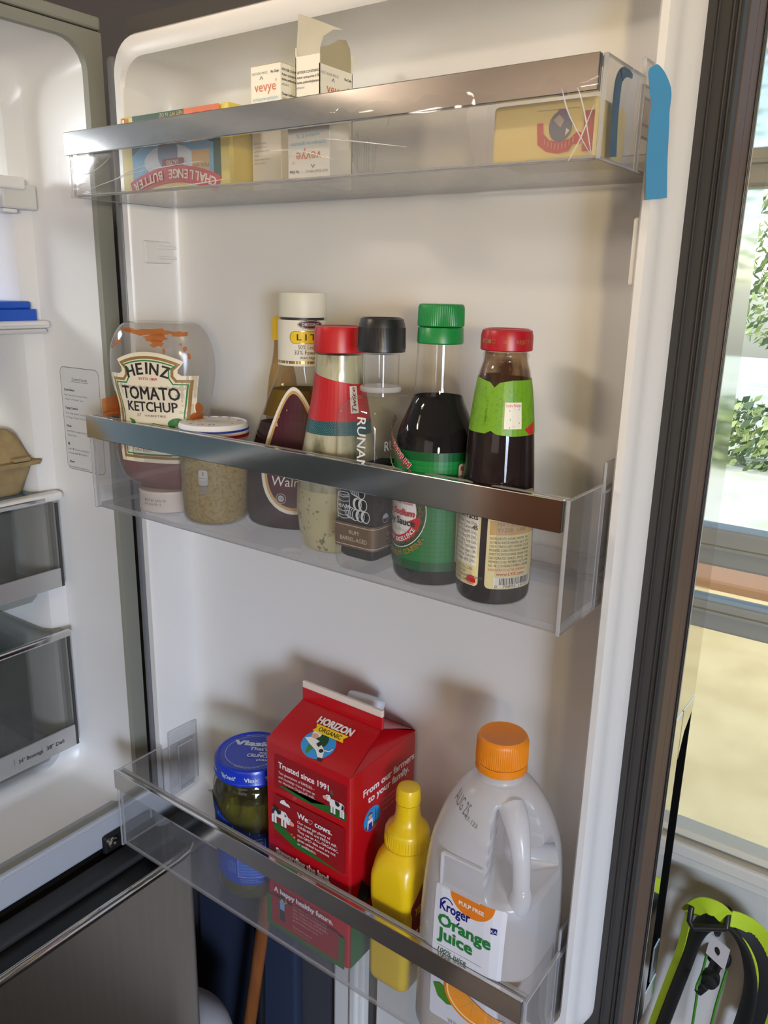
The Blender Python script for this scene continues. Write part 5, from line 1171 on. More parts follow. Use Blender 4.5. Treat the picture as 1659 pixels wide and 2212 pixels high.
# ---- milk carton with gable top
t = thing('milk_carton', 'tall red gable-top milk carton with white ridge and cow pictures', 'carton', (0.24325, 0.00435, Z3))
hw = 0.0473; SH, FB, FT = 0.187, 0.2085, 0.2255
mred = pmat('carton_red', srgb(186, 14, 26), 0.30, spec=0.55, coat=0.25, bump=(40, 0.04, 0.001))
b = nb()
pr = lambda z, q=0.0, r=0.0035: [Vector((x, y, z)) for x, y in rrect_pts(-hw + q, hw - q, -hw + q, hw - q, r, 3)]
loft(b, [pr(0), pr(SH - 0.006), pr(SH, 0.0004)], 0, True, False); obj('carton', b, mred, t, 40)
b = nb()      # gable: curved front and back slopes, inward-folded triangular ends
xe = hw - 0.0006; sl = []
for k in range(7):
    f = k / 6; y = -hw + 0.0004 + (hw - 0.0016) * f; z = SH - 0.0004 + (FB - SH) * (f ** 0.86)
    sl.append((y, z))
for sg in (-1, 1):
    row = [(b.verts.new((-xe + 0.0005 * k, sg * -y if sg > 0 else y, z)), b.verts.new((xe - 0.0005 * k, sg * -y if sg > 0 else y, z))) for k, (y, z) in enumerate(sl)]
    for (a1, a2), (b1, b2) in zip(row, row[1:]): b.faces.new((a1, a2, b2, b1) if sg < 0 else (b1, b2, a2, a1))
for sg in (-1, 1):
    apex = Vector((sg * (xe - 0.026), 0, FB - 0.006))
    c0 = b.verts.new((sg * xe, -hw + 0.0006, SH - 0.0004)); c1 = b.verts.new((sg * xe, hw - 0.0006, SH - 0.0004)); ap = b.verts.new(apex)
    e0 = b.verts.new((sg * (xe - 0.003), -0.0012, FB)); e1 = b.verts.new((sg * (xe - 0.003), 0.0012, FB))
    for f in ((c0, c1, ap), (c0, ap, e0), (c1, e1, ap), (ap, e1, e0)): b.faces.new(f if sg > 0 else f[::-1])
bmesh.ops.recalc_face_normals(b, faces=b.faces[:])
obj('gable', b, mred, t, 40)
b = nb(); box(b, -xe + 0.0022, xe - 0.0028, -0.0014, 0.0014, FB - 0.0006, FT - 0.0062, 0.0004, 1); obj('ridge_fin', b, mred, t)
b = nb(); box(b, -xe + 0.0024, xe - 0.0030, -0.0016, 0.0016, FT - 0.0062, FT, 0.0006); obj('ridge_seal', b, pmat('ridge_cream', srgb(226, 214, 202), 0.5), t, label='cream ridge strip')
b = nb(); lathe(b, [(0.0150, -0.002), (0.0150, 0.003), (0.0170, 0.0035), (0.0172, 0.0110), (0.0160, 0.0125)], 48); obj('screw_cap', b, pmat('cap_white', srgb(216, 220, 230), 0.35), t, 35, loc=(0.006, 0.0225, 0.2035), rot=(math.radians(-27), 0, 0))
panel = pmat('panel_red', srgb(150, 14, 24), 0.4); grass = pmat('grass_green', srgb(34, 104, 34), 0.45); skin = pmat('pink_snout', srgb(226, 168, 146), 0.5)
A = M['white_ink']; K = M['black_ink']
def cow(p, x, z, s, flip=1, graze=False):
    f = lambda pts: [(x + flip * s * a, z + s * c) for a, c in (pts if flip > 0 else pts[::-1])]
    p.poly(f([(-0.5, 0.25), (0.45, 0.25), (0.5, 0.6), (0.35, 0.72), (-0.4, 0.72), (-0.55, 0.55)]), A)
    for lx in (-0.45, -0.25, 0.2, 0.38): p.poly(f([(lx, -0.15), (lx + 0.14, -0.15), (lx + 0.14, 0.3), (lx, 0.3)]), A); p.poly(f([(lx, -0.22), (lx + 0.14, -0.22), (lx + 0.14, -0.15), (lx, -0.15)]), K)
    p.poly(f([(-0.1, 0.5), (0.1, 0.42), (0.22, 0.6), (0.12, 0.72), (-0.14, 0.72)]), K); p.poly(f([(0.32, 0.35), (0.47, 0.4), (0.5, 0.6), (0.36, 0.66)]), K)
    hz = 0.35 if graze else 0.72
    p.poly(f([(-0.85, hz - 0.15), (-0.55, hz - 0.22), (-0.4, hz + 0.05), (-0.5, hz + 0.22), (-0.75, hz + 0.15)]), A); p.ell(x - flip * s * 0.82, z + s * (hz - 0.06), 0.17 * s, 0.13 * s, skin)
    p.poly(f([(-0.5, hz + 0.2), (-0.38, hz + 0.3), (-0.36, hz + 0.15)]), K); p.ell(x - flip * s * 0.62, z + s * (hz + 0.08), 0.03 * s, 0.03 * s, K, 8)
p = Print(on_plane((0, -hw, 0), (1, 0, 0), (0, 0, 1)))
p.rect(-0.0365, 0.1455, 0.0430, 0.1790, panel, 0.002)
p.text('Trusted since 1991.', -0.0315, 0.1665, 0.0056, A, w=0.0585, al='L', bold=0.03)
p.lines(['Two generations of FAMILIES\u2014', 'and counting\u2014have grown up', 'on Horizon Organic\u00ae milk.'], -0.0315, 0.1605, 0.0026, 0.0042, A, maxw=0.041)
p.poly([(-0.030, 0.1487), (-0.008, 0.1455), (0.0430, 0.1455), (0.0430, 0.1530), (0.022, 0.1525), (0.006, 0.1475), (-0.028, 0.1505)], grass)
p.ell(0.0275, 0.1655, 0.0018, 0.0036, M['brown_ink']); p.ell(0.0265, 0.1610, 0.0030, 0.0030, M['darkred_ink']); cow(p, 0.0335, 0.1500, 0.0150)
p.rect(-0.0365, 0.0945, 0.0420, 0.1395, panel, 0.002)
p.poly([(-0.0365, 0.1040), (-0.012, 0.0955), (0.030, 0.0947), (0.040, 0.0947), (0.004, 0.0995), (-0.016, 0.1050), (-0.0365, 0.1150)], grass)
cow(p, -0.0300, 0.1130, 0.0175, -1, True); p.poly([(-0.0365, 0.1295), (-0.030, 0.126), (-0.0365, 0.122)], K)
p.poly([(-0.0285, 0.1335), (-0.0170, 0.1335), (-0.0170, 0.1345), (-0.0190, 0.1362), (-0.0210, 0.1362), (-0.0235, 0.1385), (-0.0270, 0.1370), (-0.0285, 0.1348)], A)
p.text('We', -0.0085, 0.1278, 0.0054, A, al='L', bold=0.03); p.text('cows.', 0.0110, 0.1278, 0.0054, A, w=0.0185, al='L', bold=0.03)
p.line([(0.0058 + 0.0026 * (16 * math.sin(a) ** 3) / 16, 0.1300 + 0.0026 * (13 * math.cos(a) - 5 * math.cos(2 * a) - 2 * math.cos(3 * a)) / 16) for a in [i * 2 * math.pi / 24 for i in range(24)]], 0.0005, M['pink_ink'], True)
p.lines(['Our cows get plenty of', 'SUNSHINE and FRESH AIR.', 'They eat an ALL-ORGANIC,', 'non-GMO diet and are not', 'given added hormones', 'or antibiotics.'], -0.0085, 0.1224, 0.0027, 0.0043, A, maxw=0.046, bold=0.008)
for x, z, c in ((-0.0150, 0.1080, M['vorange_ink']), (-0.0120, 0.1065, M['pink_ink']), (-0.0175, 0.1095, M['darkred_ink'])): p.ell(x, z, 0.0012, 0.0012, c, 8); p.line([(x, z), (x, z - 0.004)], 0.0004, grass)
p.text('Stewarding the land.', -0.0335, 0.0810, 0.0058, A, w=0.0615, al='L', bold=0.045)
p.rect(-hw + 0.001, 0.0, hw - 0.003, 0.0320, grass); p.rect(-0.0400, 0.0045, 0.0380, 0.0340, panel, 0.0015)
p.text('A happy healthy future.', -0.0365, 0.0395, 0.0052, A, w=0.0680, al='L', bold=0.04)
p.ell(-0.0270, 0.0345, 0.0028, 0.0030, K); p.ell(-0.0270, 0.0325, 0.0020, 0.0024, skin); p.poly([(-0.0295, 0.0230), (-0.0245, 0.0230), (-0.0240, 0.0325), (-0.0300, 0.0325)], M['lblue_ink']); p.poly([(-0.0298, 0.0115), (-0.0275, 0.0115), (-0.0268, 0.019), (-0.0255, 0.0115), (-0.0232, 0.0115), (-0.0242, 0.0232), (-0.0298, 0.0232)], K); p.line([(-0.0250, 0.0315), (-0.0215, 0.0340), (-0.0235, 0.0365)], 0.0012, M['tan_ink'])
p.lines(['Caring for your family every', 'day\u2014and our farming family', 'too\u2014is how we NOURISH a', 'bright TOMORROW for', 'generations to come.', '', 'Find out how at'], -0.0140, 0.0345, 0.0024, 0.0038, M['pink_ink'], maxw=0.046)
p.text('horizon.com', -0.0140, 0.0078, 0.0026, M['gold_ink'], al='L')
p.build('front_print', t)
# emblem on the front slope
p0 = Vector((0, sl[2][0], sl[2][1])); p1 = Vector((0, sl[5][0], sl[5][1])); vdir = (p1 - p0).normalized()
gb = lambda s, tt, k: Vector((s, interp([(i, y) for i, (y, z) in enumerate(sl)], tt), 0))
L_ = [0.0]
for (ya, za), (yb, zb) in zip(sl, sl[1:]): L_.append(L_[-1] + math.hypot(yb - ya, zb - za))
def slope_map(s, tt, k):
    y = interp(list(zip(L_, [q[0] for q in sl])), tt); z = interp(list(zip(L_, [q[1] for q in sl])), tt)
    return Vector((s, y - k * 0.45, z + k * 0.9))
p = Print(slope_map, 0, 0.003, base=0.0004)
gx = 0.0045
p.ell(gx - 0.003, 0.0155, 0.0165, 0.0135, M['sky_ink'], 40); p.ell(gx - 0.002, 0.0195, 0.0060, 0.0072, M['dgreen_ink'], 18, rot=0.3); p.poly([(gx - 0.011, 0.012), (gx - 0.004, 0.013), (gx - 0.0075, 0.004), (gx - 0.010, 0.0055)], M['leaf_ink'])
p.poly([(gx - 0.0185, 0.0165), (gx - 0.013, 0.0195), (gx - 0.004, 0.0185), (gx + 0.006, 0.0125), (gx + 0.0085, 0.0055), (gx + 0.004, 0.0050), (gx - 0.001, 0.0095), (gx - 0.012, 0.0135)], A)
p.ell(gx - 0.0105, 0.0235, 0.0045, 0.0036, A); p.ell(gx - 0.0110, 0.0213, 0.0036, 0.0025, skin); p.poly([(gx - 0.0035, 0.0182), (gx + 0.0005, 0.0165), (gx - 0.001, 0.0130), (gx - 0.005, 0.0150)], K); p.ell(gx + 0.0035, 0.0110, 0.0022, 0.0018, K)
p.line([(gx + 0.006, 0.0125), (gx + 0.0105, 0.013), (gx + 0.012, 0.0165)], 0.0009, A); p.poly([(gx + 0.0045, 0.0050), (gx + 0.0085, 0.0055), (gx + 0.0095, 0.0025), (gx + 0.005, 0.0025)], K)
p.poly([(gx - 0.0170, 0.0250), (gx + 0.0165, 0.0250), (gx + 0.0145, 0.0285), (gx + 0.0175, 0.0325), (gx - 0.0175, 0.0325), (gx - 0.0150, 0.0285)], M['yellow_ink']); p.text('ORGANIC', gx, 0.0266, 0.0042, K, w=0.0240, bold=0.02)
p.text('HORIZON', gx, 0.0335, 0.0068, A, w=0.0370, bold=0.05)
p.build('emblem', t)
p = Print(on_plane((hw, 0, 0), (0, 1, 0), (0, 0, 1)))
p.text('From our farmers', 0.0065, 0.1605, 0.0066, A, w=0.0740, bold=0.03); p.text('to your family.', 0.0060, 0.1515, 0.0066, A, w=0.0600, bold=0.03)
p.lines(['Over 500 family farms', 'proudly produce our', 'organic milk.'], -0.0035, 0.1425, 0.0024, 0.0048, M['pink_ink'])
cx_, cz_ = -0.0180, 0.1342
p.ell(cx_, cz_, 0.0118, 0.0112, M['sky_ink'], 36); p.ell(cx_, cz_, 0.0115, 0.0109, M['brown_ink'], 18, a0=205, a1=335); p.ell(cx_ - 0.0030, cz_ + 0.0035, 0.0022, 0.0024, skin); p.poly([(cx_ - 0.0070, cz_ + 0.0050), (cx_ + 0.0010, cz_ + 0.0050), (cx_ - 0.0018, cz_ + 0.0072), (cx_ - 0.0044, cz_ + 0.0072)], M['brown_ink'])
p.poly([(cx_ - 0.0070, cz_ - 0.0078), (cx_ + 0.0008, cz_ - 0.0078), (cx_ + 0.0004, cz_ + 0.0008), (cx_ - 0.0066, cz_ + 0.0008)], A); p.poly([(cx_ - 0.0058, cz_ - 0.0095), (cx_, cz_ - 0.0095), (cx_ - 0.0005, cz_ - 0.0025), (cx_ - 0.0052, cz_ - 0.0025)], M['blue_ink']); p.line([(cx_ + 0.0045, cz_ - 0.0075), (cx_ + 0.0045, cz_ + 0.0070)], 0.0006, K)
p.rect(-0.0460, 0.0, 0.0460, 0.0440, grass)
p.poly([(-0.0460, 0.055), (-0.040, 0.060), (-0.032, 0.083), (-0.024, 0.070), (-0.010, 0.062), (-0.010, 0.055)], K)
p.build('side_print', t)['kind'] = 'stuff'

# ---- yellow mustard squeeze bottle
t = thing('mustard_bottle', 'yellow mustard squeeze bottle with pointed yellow cap', 'bottle', (0.3255, -0.0122, Z3))
myel = pmat('mustard_yellow', srgb(236, 198, 20), 0.32, spec=0.5, coat=0.1)
mp_ = smoothprof([(0.86, 0.0), (0.97, 0.004), (1.0, 0.014), (1.0, 0.040), (0.985, 0.052), (0.93, 0.063), (0.955, 0.071), (1.0, 0.080), (1.02, 0.095), (1.0, 0.106), (0.93, 0.1155), (0.80, 0.1225), (0.68, 0.1265)], 3)
def mring(k, z):
    ax, ay = 0.0195 * min(1.0, k + (0 if z < 0.11 else 0.10)), 0.0272 * k
    ax = max(ax, 0.0165); ay = max(ay, 0.0175)
    return [Vector((x, y, z)) for x, y in rrect_pts(-ax, ax, -ay, ay, 0.0075 if z < 0.105 else min(ax, ay) * (0.4 + 0.55 * min(1, (z - 0.105) / 0.021)), 7)]
b = nb(); loft(b, [mring(k, z) for k, z in mp_]); mbody = b.copy(); obj('body', b, myel, t, 60)
b = nb(); lathe(b, [(0.0180, 0.1270), (0.0186, 0.1275), (0.0182, 0.1400), (0.0170, 0.1425), (0.0140, 0.1450), (0.0115, 0.1490), (0.0103, 0.1545), (0.0098, 0.1620), (0.0098, 0.1652)], 48); cp = obj('cap', b, myel, t, 30)
b = nb(); lathe(b, [(0.0100, 0.1656), (0.0104, 0.1662), (0.0098, 0.1760), (0.0088, 0.1785), (0.0070, 0.1790)], 40); obj('tip', b, myel, cp, 30)
b = nb()
for i in range(48):
    a = 2 * math.pi * i / 48; c_, s_ = math.cos(a), math.sin(a)
    vs = [b.verts.new((r * c_ - w_ * s_, r * s_ + w_ * c_, z)) for r, w_, z in ((0.0183, -0.0004, 0.129), (0.0190, 0, 0.129), (0.0183, 0.0004, 0.129), (0.0181, 0.0004, 0.138), (0.0186, 0, 0.138), (0.0181, -0.0004, 0.138))]
    b.faces.new((vs[0], vs[1], vs[4], vs[5])); b.faces.new((vs[1], vs[2], vs[3], vs[4]))
o = obj('cap_ribs', b, myel, cp); o['kind'] = 'stuff'
p = Print(on_mesh(mbody, (0.02, 0, 0), (0, 1, 0), (0, 0, 1)), 0.004, 0.005)
p.poly([(-0.0170, 0.0270), (0.0205, 0.0270), (0.0205, 0.0760), (0.0180, 0.088), (0.009, 0.1005), (-0.003, 0.1005), (-0.0135, 0.0900), (-0.0200, 0.0850), (-0.0205, 0.0800), (-0.0175, 0.0740), (-0.0165, 0.0600)], pmat('label_maroon', srgb(128, 28, 26), 0.45))
p.text('YELLOW', 0.001, 0.0720, 0.0080, M['yellow_ink'], w=0.0300, bold=0.03); p.text('MUSTARD', 0.001, 0.0440, 0.0130, A, w=0.0320, bold=0.04)
p.build('label', t); mbody.free()

# ---- orange juice jug
t = thing('juice_jug', 'translucent plastic juice jug with orange screw cap and white label', 'jug', (0.4035, -0.0080, Z3))
jt = [(0.0, 0.0440, 0.020), (0.004, 0.0465, 0.022), (0.020, 0.0478, 0.026), (0.090, 0.0478, 0.028), (0.130, 0.0470, 0.030), (0.160, 0.0450, 0.032), (0.178, 0.0420, 0.034), (0.192, 0.0380, 0.034), (0.204, 0.0320, 0.030), (0.213, 0.0255, 0.0245), (0.2185, 0.0195, 0.0192), (0.2215, 0.0165, 0.0163), (0.230, 0.0160, 0.0158)]
jz = smoothprof(jt, 9)
HA = math.radians(-40)
def jring(z, h, r, ins=0.0, dent=True):
    out = []
    for x, y in rrect_pts(-h + ins, h - ins, -h + ins, h - ins, max(0.004, r - ins), 30):
        a = math.atan2(y, x); da = (a - HA + math.pi) % (2 * math.pi) - math.pi
        if dent and 0.146 < z < 0.213:
            kz = max(0, min(1, (z - 0.146) / 0.010, (0.213 - z) / 0.018)); ka = max(0.0, min(1.0, (math.radians(31) - abs(da)) / math.radians(7)))
            kk = (3 * kz * kz - 2 * kz ** 3) * (3 * ka * ka - 2 * ka ** 3)
            R_ = math.hypot(x, y); R2 = R_ + (0.009 - R_) * kk
            x, y = x / R_ * R2, y / R_ * R2
        out.append(Vector((x, y, z)))
    return out
jm = clear('milky_plastic', (0.98, 0.98, 0.98), 0.58, (0.95, 0.95, 0.97), 0.22, translucent=True, ior=1.4, bump=(45, 0.10, 0.001))
b = nb(); loft(b, [jring(z, h, r) for z, h, r in jz]); jb = b.copy(); obj('body', b, jm, t, 60)
b = nb(); loft(b, [jring(z, h, r, 0.0016, False) for z, h, r in jz if 0.001 < z < 0.050]); obj('juice', b, clear('juice_yellow', (0.75, 0.62, 0.25), 0.75, srgb(226, 188, 92), 0.1, translucent=True), t, 60)
cA, sA = math.cos(HA), math.sin(HA)
hp_ = curve([(0.0225 * cA, 0.0225 * sA, 0.2080), (0.0315 * cA, 0.0315 * sA, 0.2020), (0.0395 * cA, 0.0395 * sA, 0.1920), (0.0455 * cA, 0.0455 * sA, 0.1780), (0.0480 * cA, 0.0480 * sA, 0.1600), (0.0490 * cA, 0.0490 * sA, 0.1540), (0.0450 * cA, 0.0450 * sA, 0.1420), (0.0360 * cA, 0.0360 * sA, 0.1330)], 5)
b = nb(); n_ = len(hp_)
tube(b, hp_, [0.0082 + 0.0018 * math.cos(6.28 * i / n_) for i in range(n_)], 18); obj('handle', b, jm, t, 60)
ocap = pmat('cap_orange', srgb(238, 140, 20), 0.38)
b = nb(); lathe(b, [(0.0182, 0.2262), (0.0192, 0.2270), (0.0190, 0.2320), (0.0185, 0.2326)], 56); obj('tamper_ring', b, ocap, t, 35)
b = nb(); n = 160; rr_ = []
for z, r, q in ((0.2330, 0.0186, 0), (0.2340, 0.0190, 1), (0.2495, 0.0186, 1), (0.2520, 0.0180, 0), (0.2535, 0.0168, 0), (0.2530, 0.0155, 0)):
    rr_.append([Vector(((r + (0.00032 if q and i % 2 else 0)) * math.cos(2 * math.pi * i / n), (r + (0.00032 if q and i % 2 else 0)) * math.sin(2 * math.pi * i / n), z)) for i in range(n)])
loft(b, rr_); obj('cap', b, ocap, t, 25)
b = nb()
for z0, z1 in ((0.1480, 0.1500), (0.1210, 0.1230)): box(b, -0.0195, 0.0135, -0.0472, -0.0440, z0 + 0.022, z1 + 0.022, 0.0006)
box(b, -0.0205, -0.0185, -0.0472, -0.0440, 0.144, 0.171, 0.0006); obj('embossed_panel', b, jm, t)
p = Print(on_mesh(jb, (0, -0.05, 0), (1, 0, 0), (0, 0, 1)), 0.004, 0.005, base=0.0004)
p.text('AUG 25', -0.0160, 0.2005, 0.0085, M['grey_ink'], w=0.0165, rot=-12); p.text('47-123', -0.0040, 0.1965, 0.0030, M['grey_ink'], rot=-14); p.build('date_stamp', t)
p = Print(on_mesh(jb, (0, -0.05, 0), (1, 0, 0), (0, 0, 1)), 0.006, 0.006, base=0.0004)
lx0, lx1, ly0, ly1 = -0.0235, 0.0330, 0.0260, 0.1440
p.rect(lx0, ly0, lx1, ly1, pmat('label_white', srgb(226, 226, 230), 0.4), 0.003)
p.ell(0.0070, 0.1440, 0.0180, 0.0155, M['orange_ink'], 24, a0=180, a1=360); p.text('PULP FREE', 0.0070, 0.1355, 0.0032, A, w=0.0205, bold=0.03)
navy = pmat('navy_ink', srgb(20, 28, 120), 0.45)
p.text('Kroger', -0.0185, 0.1240, 0.0082, navy, w=0.0250, al='L', bold=0.03); p.line([(-0.0160 + 0.0055 * math.cos(a) + 0.003, 0.1285 + 0.0065 * math.sin(a)) for a in [math.radians(150 - i * 12) for i in range(11)]], 0.0010, navy); p.line([(-0.0065 + 0.0050 * math.cos(a), 0.1215 + 0.0055 * math.sin(a)) for a in [math.radians(190 + i * 14) for i in range(12)]], 0.0010, navy)
p.text('Orange', -0.0190, 0.1105, 0.0100, M['green_ink'], w=0.0430, al='L', bold=0.035); p.text('Juice', -0.0190, 0.0985, 0.0100, M['green_ink'], w=0.0290, al='L', bold=0.035)
p.rect(-0.0185, 0.0925, 0.0185, 0.0928, M['lgrey_ink']); p.text('100% juice', -0.0185, 0.0868, 0.0042, M['dgreen_ink'], al='L', shear=0.25, w=0.0245); p.text('from concentrate', -0.0185, 0.0808, 0.0040, M['dgreen_ink'], al='L', shear=0.25, w=0.0375)
p.rect(0.0235, 0.1245, 0.0280, 0.1290, navy); p.text('KA', 0.02575, 0.1254, 0.0024, A)
p.ring(-0.0130, 0.0680, 0.0050, 0.0050, 0.0008, navy); p.ell(-0.0130, 0.0680, 0.0034, 0.0034, M['lblue_ink']); p.text('VIT C', -0.0130, 0.0672, 0.0018, A)
p.poly([(-0.0205, 0.0560), (-0.0150, 0.0590), (-0.0060, 0.0560), (0.0020, 0.0470), (-0.0080, 0.0430), (-0.0160, 0.0460)], M['leaf_ink']); p.line([(-0.0200, 0.0555), (0.001, 0.0475)], 0.0005, M['green_ink'])
p.ell(0.0150, 0.0600, 0.0260, 0.0220, M['orange_ink'], 32, rot=-0.1, a0=160, a1=340); p.ell(0.0150, 0.0600, 0.0240, 0.0200, pmat('pith', srgb(250, 214, 150), 0.5), 32, rot=-0.1, a0=160, a1=340); p.ell(0.0150, 0.0600, 0.0225, 0.0185, pmat('flesh', srgb(240, 150, 44), 0.5), 32, rot=-0.1, a0=160, a1=340)
for k in range(6): a = math.radians(175 + k * 30); p.line([(0.0150, 0.0600), (0.0150 + 0.022 * math.cos(a), 0.0600 + 0.018 * math.sin(a))], 0.0006, M['tan_ink'])
p.ell(0.0120, 0.0745, 0.0065, 0.0050, M['orange_ink']); p.text('64 FL OZ (1.89 L)', 0.0080, 0.0285, 0.0026, M['grey_ink'], maxw=0.05)
p.build('label', t); jb.free()

# ================================================================ BEHIND AND BELOW THE DOOR
# broom leaning by the wall
t = thing('broom', 'brown wooden broom leaning upright in the gap behind the refrigerator', 'broom', (-0.135, 0.205, 0.0))
b = nb(); tube(b, curve([(0.006, 0, 0.06), (0.035, 0, 0.235), (0.112, 0, 0.70), (0.205, 0, 1.28)], 6), 0.0098, 14); obj('handle', b, pmat('broom_wood', srgb(142, 82, 34), 0.4, noise=(srgb(112, 60, 24), 20, 0.35, 0.7, (4, 4, 0.3))), t, 60)
b = nb(); box(b, -0.09, 0.09, -0.02, 0.02, 0.055, 0.095, 0.006); obj('head', b, M['black'], t)
b = nb(); rnd = random.Random(2)
for i in range(260):
    x, y = rnd.uniform(-0.085, 0.085), rnd.uniform(-0.017, 0.017); x2, y2 = x * 1.15, y * 1.4
    v = [b.verts.new(q) for q in ((x - 0.001, y, 0.056), (x + 0.001, y, 0.056), (x2 + 0.001, y2, 0.001), (x2 - 0.001, y2, 0.001))]; b.faces.new(v)
o = obj('bristles', b, M['tan_ink'], t); o['kind'] = 'stuff'
# rounded white bin lid peeping out behind the drawer
t = thing('waste_bin', 'white waste bin with domed lid in the gap behind the freezer drawer', 'bin', (-0.150, 0.101, 0.0))
wb = pmat('bin_white', srgb(206, 208, 214), 0.35)
b = nb(); lathe(b, [(0.075, 0.0), (0.078, 0.004), (0.086, 0.27), (0.088, 0.275)], 48); obj('body', b, wb, t, 40)
b = nb(); lathe(b, smoothprof([(0.0900, 0.2755), (0.0900, 0.285), (0.082, 0.308), (0.060, 0.328), (0.030, 0.338), (0.004, 0.340)], 4), 48); obj('lid', b, wb, t, 60)
# dark blue upright panel with a black bar, standing against the wall by the refrigerator
t = thing('navy_panel', 'dark navy upright panel standing against the wall behind the broom', 'board', (-0.12, 0.285, 0.0))
b = nb(); box(b, -0.17, 0.055, -0.008, 0.012, 0.0, 1.30, 0.006, 3); obj('panel', b, pmat('dark_navy', srgb(36, 46, 70), 0.8), t, 40)
b = nb(); tube(b, [(-0.02, -0.016, 0.01), (0.012, -0.016, 1.2)], 0.007); obj('black_bar', b, M['black'], t, 60)

# ---- leash and bits hanging on the entry door
HY = WY - 0.001
KN = (0.5240, HY, 0.6880)
b = nb(); lathe(b, [(0.006, 0), (0.006, 0.028), (0.0085, 0.030), (0.0095, 0.036), (0.008, 0.042), (0.003, 0.044)], 28)
kn = obj('door_knob', b, M['black'], door1, 40, loc=KN, rot=(math.radians(90), 0, 0), label='small black door knob')
b = nb(); lathe(b, [(0.0125, 0), (0.0125, 0.003), (0.010, 0.005)], 28); obj('rosette', b, M['black'], kn, 40)
b = nb(); box(b, -0.004, 0.0045, -0.019, -0.004, 0.036, 0.046, 0.002); obj('turn_piece', b, M['black'], kn, rot=(0, 0, math.radians(-28)))
b = nb(); tube(b, curve([(0.0, 0.0, 0.0), (0.0, -0.022, 0.004), (0.0, -0.030, -0.004), (0.0, -0.034, 0.012)], 5), 0.0035, 10)
t = thing('coat_hook', 'small black hook carrying the leash on the entry door', 'hook', (0.5230, HY, 0.744)); obj('hook', b, M['black'], t, 60)
b = nb(); lathe(b, [(0.009, 0), (0.009, 0.003), (0.007, 0.004)], 24); obj('plate', b, M['black'], t, 40, rot=(math.radians(90), 0, 0))
t = thing('dog_leash', 'neon green and black padded dog leash hanging on the entry door', 'leash', (0.5230, 0.2720, 0.7560))
neon = pmat('neon_web', srgb(186, 214, 40), 0.6, bump=(400, 0.3, 0.0005)); padm = pmat('black_neoprene', (0.012, 0.013, 0.013), 0.65, bump=(260, 0.25, 0.0006))
def facing(pts, tw):     # strap lies open towards the kitchen, turned a little about its length
    out = []
    for i in range(len(pts)):
        d = (pts[min(i + 1, len(pts) - 1)] - pts[max(i - 1, 0)]).normalized(); w = d.cross(Vector((-0.12, 0.86, -0.5))).normalized()
        out.append(Matrix.Rotation(math.radians(tw), 3, d) @ w)
    return out
b = nb()   # padded handle loop
pts = curve([(-0.0500, 0.006, -0.235), (-0.0420, 0.004, -0.171), (-0.0270, 0.0, -0.075), (-0.0190, -0.002, -0.026), (-0.0080, -0.004, -0.0040), (0.0060, -0.004, 0.0010), (0.0190, -0.002, -0.0100), (0.0300, 0.0, -0.0300), (0.0370, 0.002, -0.0600), (0.0375, 0.004, -0.095), (0.0320, 0.006, -0.150), (0.0220, 0.008, -0.235)], 5)
def padloop(b, pts, w, th):
    rings = []
    for i, p_ in enumerate(pts):
        d = (pts[min(i + 1, len(pts) - 1)] - pts[max(i - 1, 0)]).normalized()
        wd = (Vector((0.55, -0.70, 0.1)) - d * Vector((0.55, -0.70, 0.1)).dot(d)).normalized(); nn = d.cross(wd)
        rings.append([p_ + wd * w * 0.5 * math.cos(a) + nn * th * 0.5 * math.sin(a) for a in [2 * math.pi * k / 16 for k in range(16)]])
    loft(b, rings)
padloop(b, pts, 0.0240, 0.0080); obj('padded_handle', b, padm, t, 60)
b = nb()   # green webbing over the outside of the loop
pts2 = curve([(-0.0275, -0.010, 0.0000), (-0.0240, -0.014, 0.0080), (-0.0140, -0.019, 0.0220), (-0.0010, -0.018, 0.0230), (0.0080, -0.012, 0.0140), (0.0180, -0.006, 0.0120), (0.0320, 0.0, 0.0050), (0.0450, 0.002, -0.0100), (0.0540, 0.003, -0.0340), (0.0560, 0.004, -0.0700), (0.0540, 0.005, -0.1150)], 5)
ribbon(b, pts2, 0.0175, 0.0014, facing(pts2, 25)); obj('webbing', b, neon, t, 60)
b = nb(); ribbon(b, curve([(-0.0560, 0.009, -0.200), (-0.0450, 0.006, -0.130), (-0.0345, 0.002, -0.066), (-0.0300, -0.004, -0.022), (-0.0265, -0.008, 0.002)], 5), 0.0085, 0.0014, (0.8, -0.5, 0.3)); obj('webbing', b, neon, t, 60)
b = nb(); pts3 = curve([(0.0080, -0.004, 0.0060), (0.0220, -0.001, 0.0020), (0.0360, 0.002, -0.0120), (0.0460, 0.004, -0.0380), (0.0480, 0.005, -0.0800), (0.0440, 0.006, -0.1200)], 5); ribbon(b, pts3, 0.0185, 0.0040, facing(pts3, 10)); obj('backing_strap', b, padm, t, 60)
b = nb(); ribbon(b, [q + Vector((-0.004, -0.007, -0.004)) for q in pts3], 0.0022, 0.0006, facing(pts3, 10)); obj('edge_piping', b, neon, t, 60)
b = nb()   # tri-glide buckle: rounded frame
c0 = Vector((-0.0075, -0.0185, 0.0100)); ex_ = Vector((0.0168, 0.004, 0.0030)); ey_ = Vector((0.002, -0.005, -0.0098))
corners = [c0 - ex_ + ey_, c0 + ex_ + ey_, c0 + ex_ - ey_ * 0.9, c0 + ex_ * 0.75 - ey_ * 1.15]
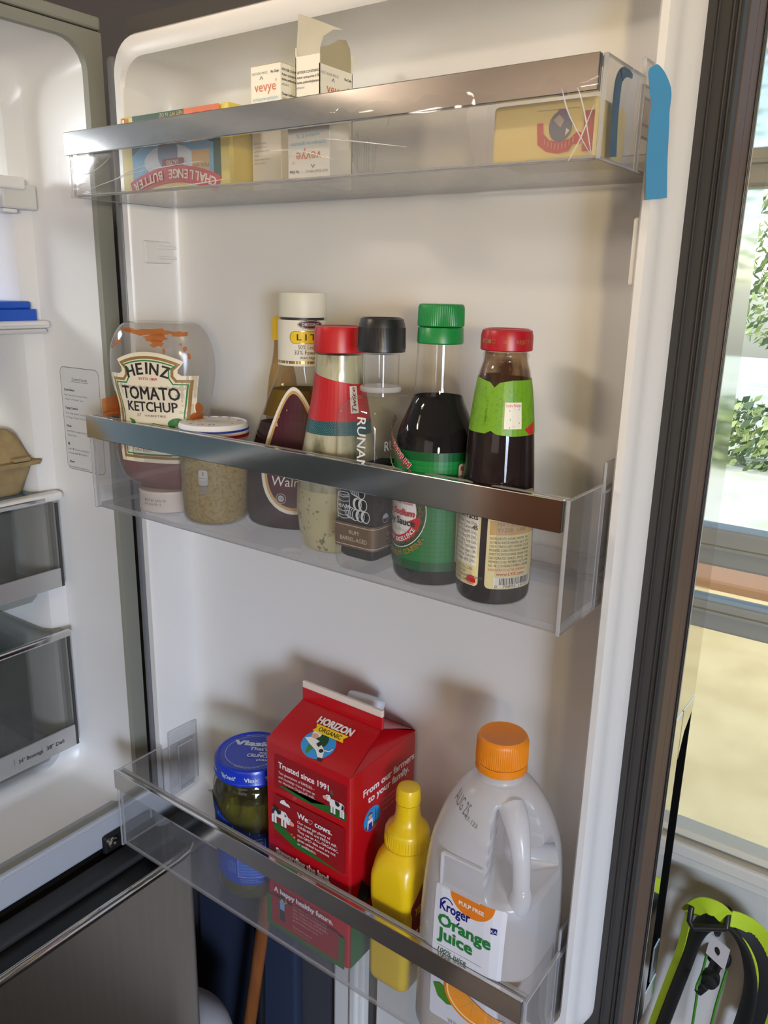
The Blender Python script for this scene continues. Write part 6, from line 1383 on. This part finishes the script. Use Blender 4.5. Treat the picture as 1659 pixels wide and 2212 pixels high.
tube(b, [c0 - ex_ * 0.95 - ey_ * 0.7, c0 - ex_ * 1.02 + ey_ * 0.5, c0 - ex_ * 0.80 + ey_], 0.0030, 10); tube(b, [c0 - ex_ * 0.80 + ey_, c0 + ex_ * 0.95 + ey_ * 0.62], 0.0034, 10); tube(b, [c0 + ex_ * 0.95 + ey_ * 0.62, c0 + ex_ * 1.02 - ey_ * 0.5, c0 + ex_ * 0.80 - ey_ * 1.05], 0.0030, 10)
obj('buckle', b, M['black'], t, 60)
t = thing('cord_tag', 'white square plate with an oval hole on green cord inside the leash loop', 'tag', (0.5270, 0.2650, 0.7225))
u_ = Vector((0.0098, 0.0, -0.0050)); v_ = Vector((0.0012, -0.001, 0.0135))
n_ = u_.cross(v_).normalized()
b = nb(); K_ = 28
def sq(a):
    c, s = math.cos(a), math.sin(a); k = 1 / max(abs(c), abs(s)); return c * k, s * k
o_t, i_t, o_b, i_b = [], [], [], []
for i in range(K_):
    a = 2 * math.pi * (i + 0.5) / K_; x, y = sq(a); hx, hy = 0.30 * math.cos(a) - 0.08, 0.40 * math.sin(a)
    for lst, px, py, dd in ((o_t, x, y, 0.0009), (i_t, hx, hy, 0.0009), (o_b, x, y, -0.0009), (i_b, hx, hy, -0.0009)): lst.append(b.verts.new(u_ * px + v_ * py + n_ * dd))
for i in range(K_):
    j = (i + 1) % K_
    b.faces.new((o_t[i], o_t[j], i_t[j], i_t[i])); b.faces.new((o_b[j], o_b[i], i_b[i], i_b[j])); b.faces.new((o_t[j], o_t[i], o_b[i], o_b[j])); b.faces.new((i_t[i], i_t[j], i_b[j], i_b[i]))
bmesh.ops.recalc_face_normals(b, faces=b.faces[:]); obj('plate', b, pmat('tag_white', srgb(206, 200, 198), 0.5), t, 30)
cg = pmat('cord_green', srgb(60, 132, 30), 0.6, bump=(500, 0.4, 0.0005))
for q in (curve([(-0.0100, 0.0, -0.0100), (-0.0110, -0.002, -0.030), (-0.0115, -0.020, -0.0360), (-0.0125, -0.004, -0.060), (-0.0130, 0.0, -0.135)], 5), curve([(0.0110, 0.0, -0.0160), (0.0090, 0.0, -0.035), (0.0060, -0.002, -0.070), (0.0030, 0.0, -0.135)], 5)):
    b = nb(); tube(b, q, 0.0014, 8); obj('cord', b, cg, t, 60)
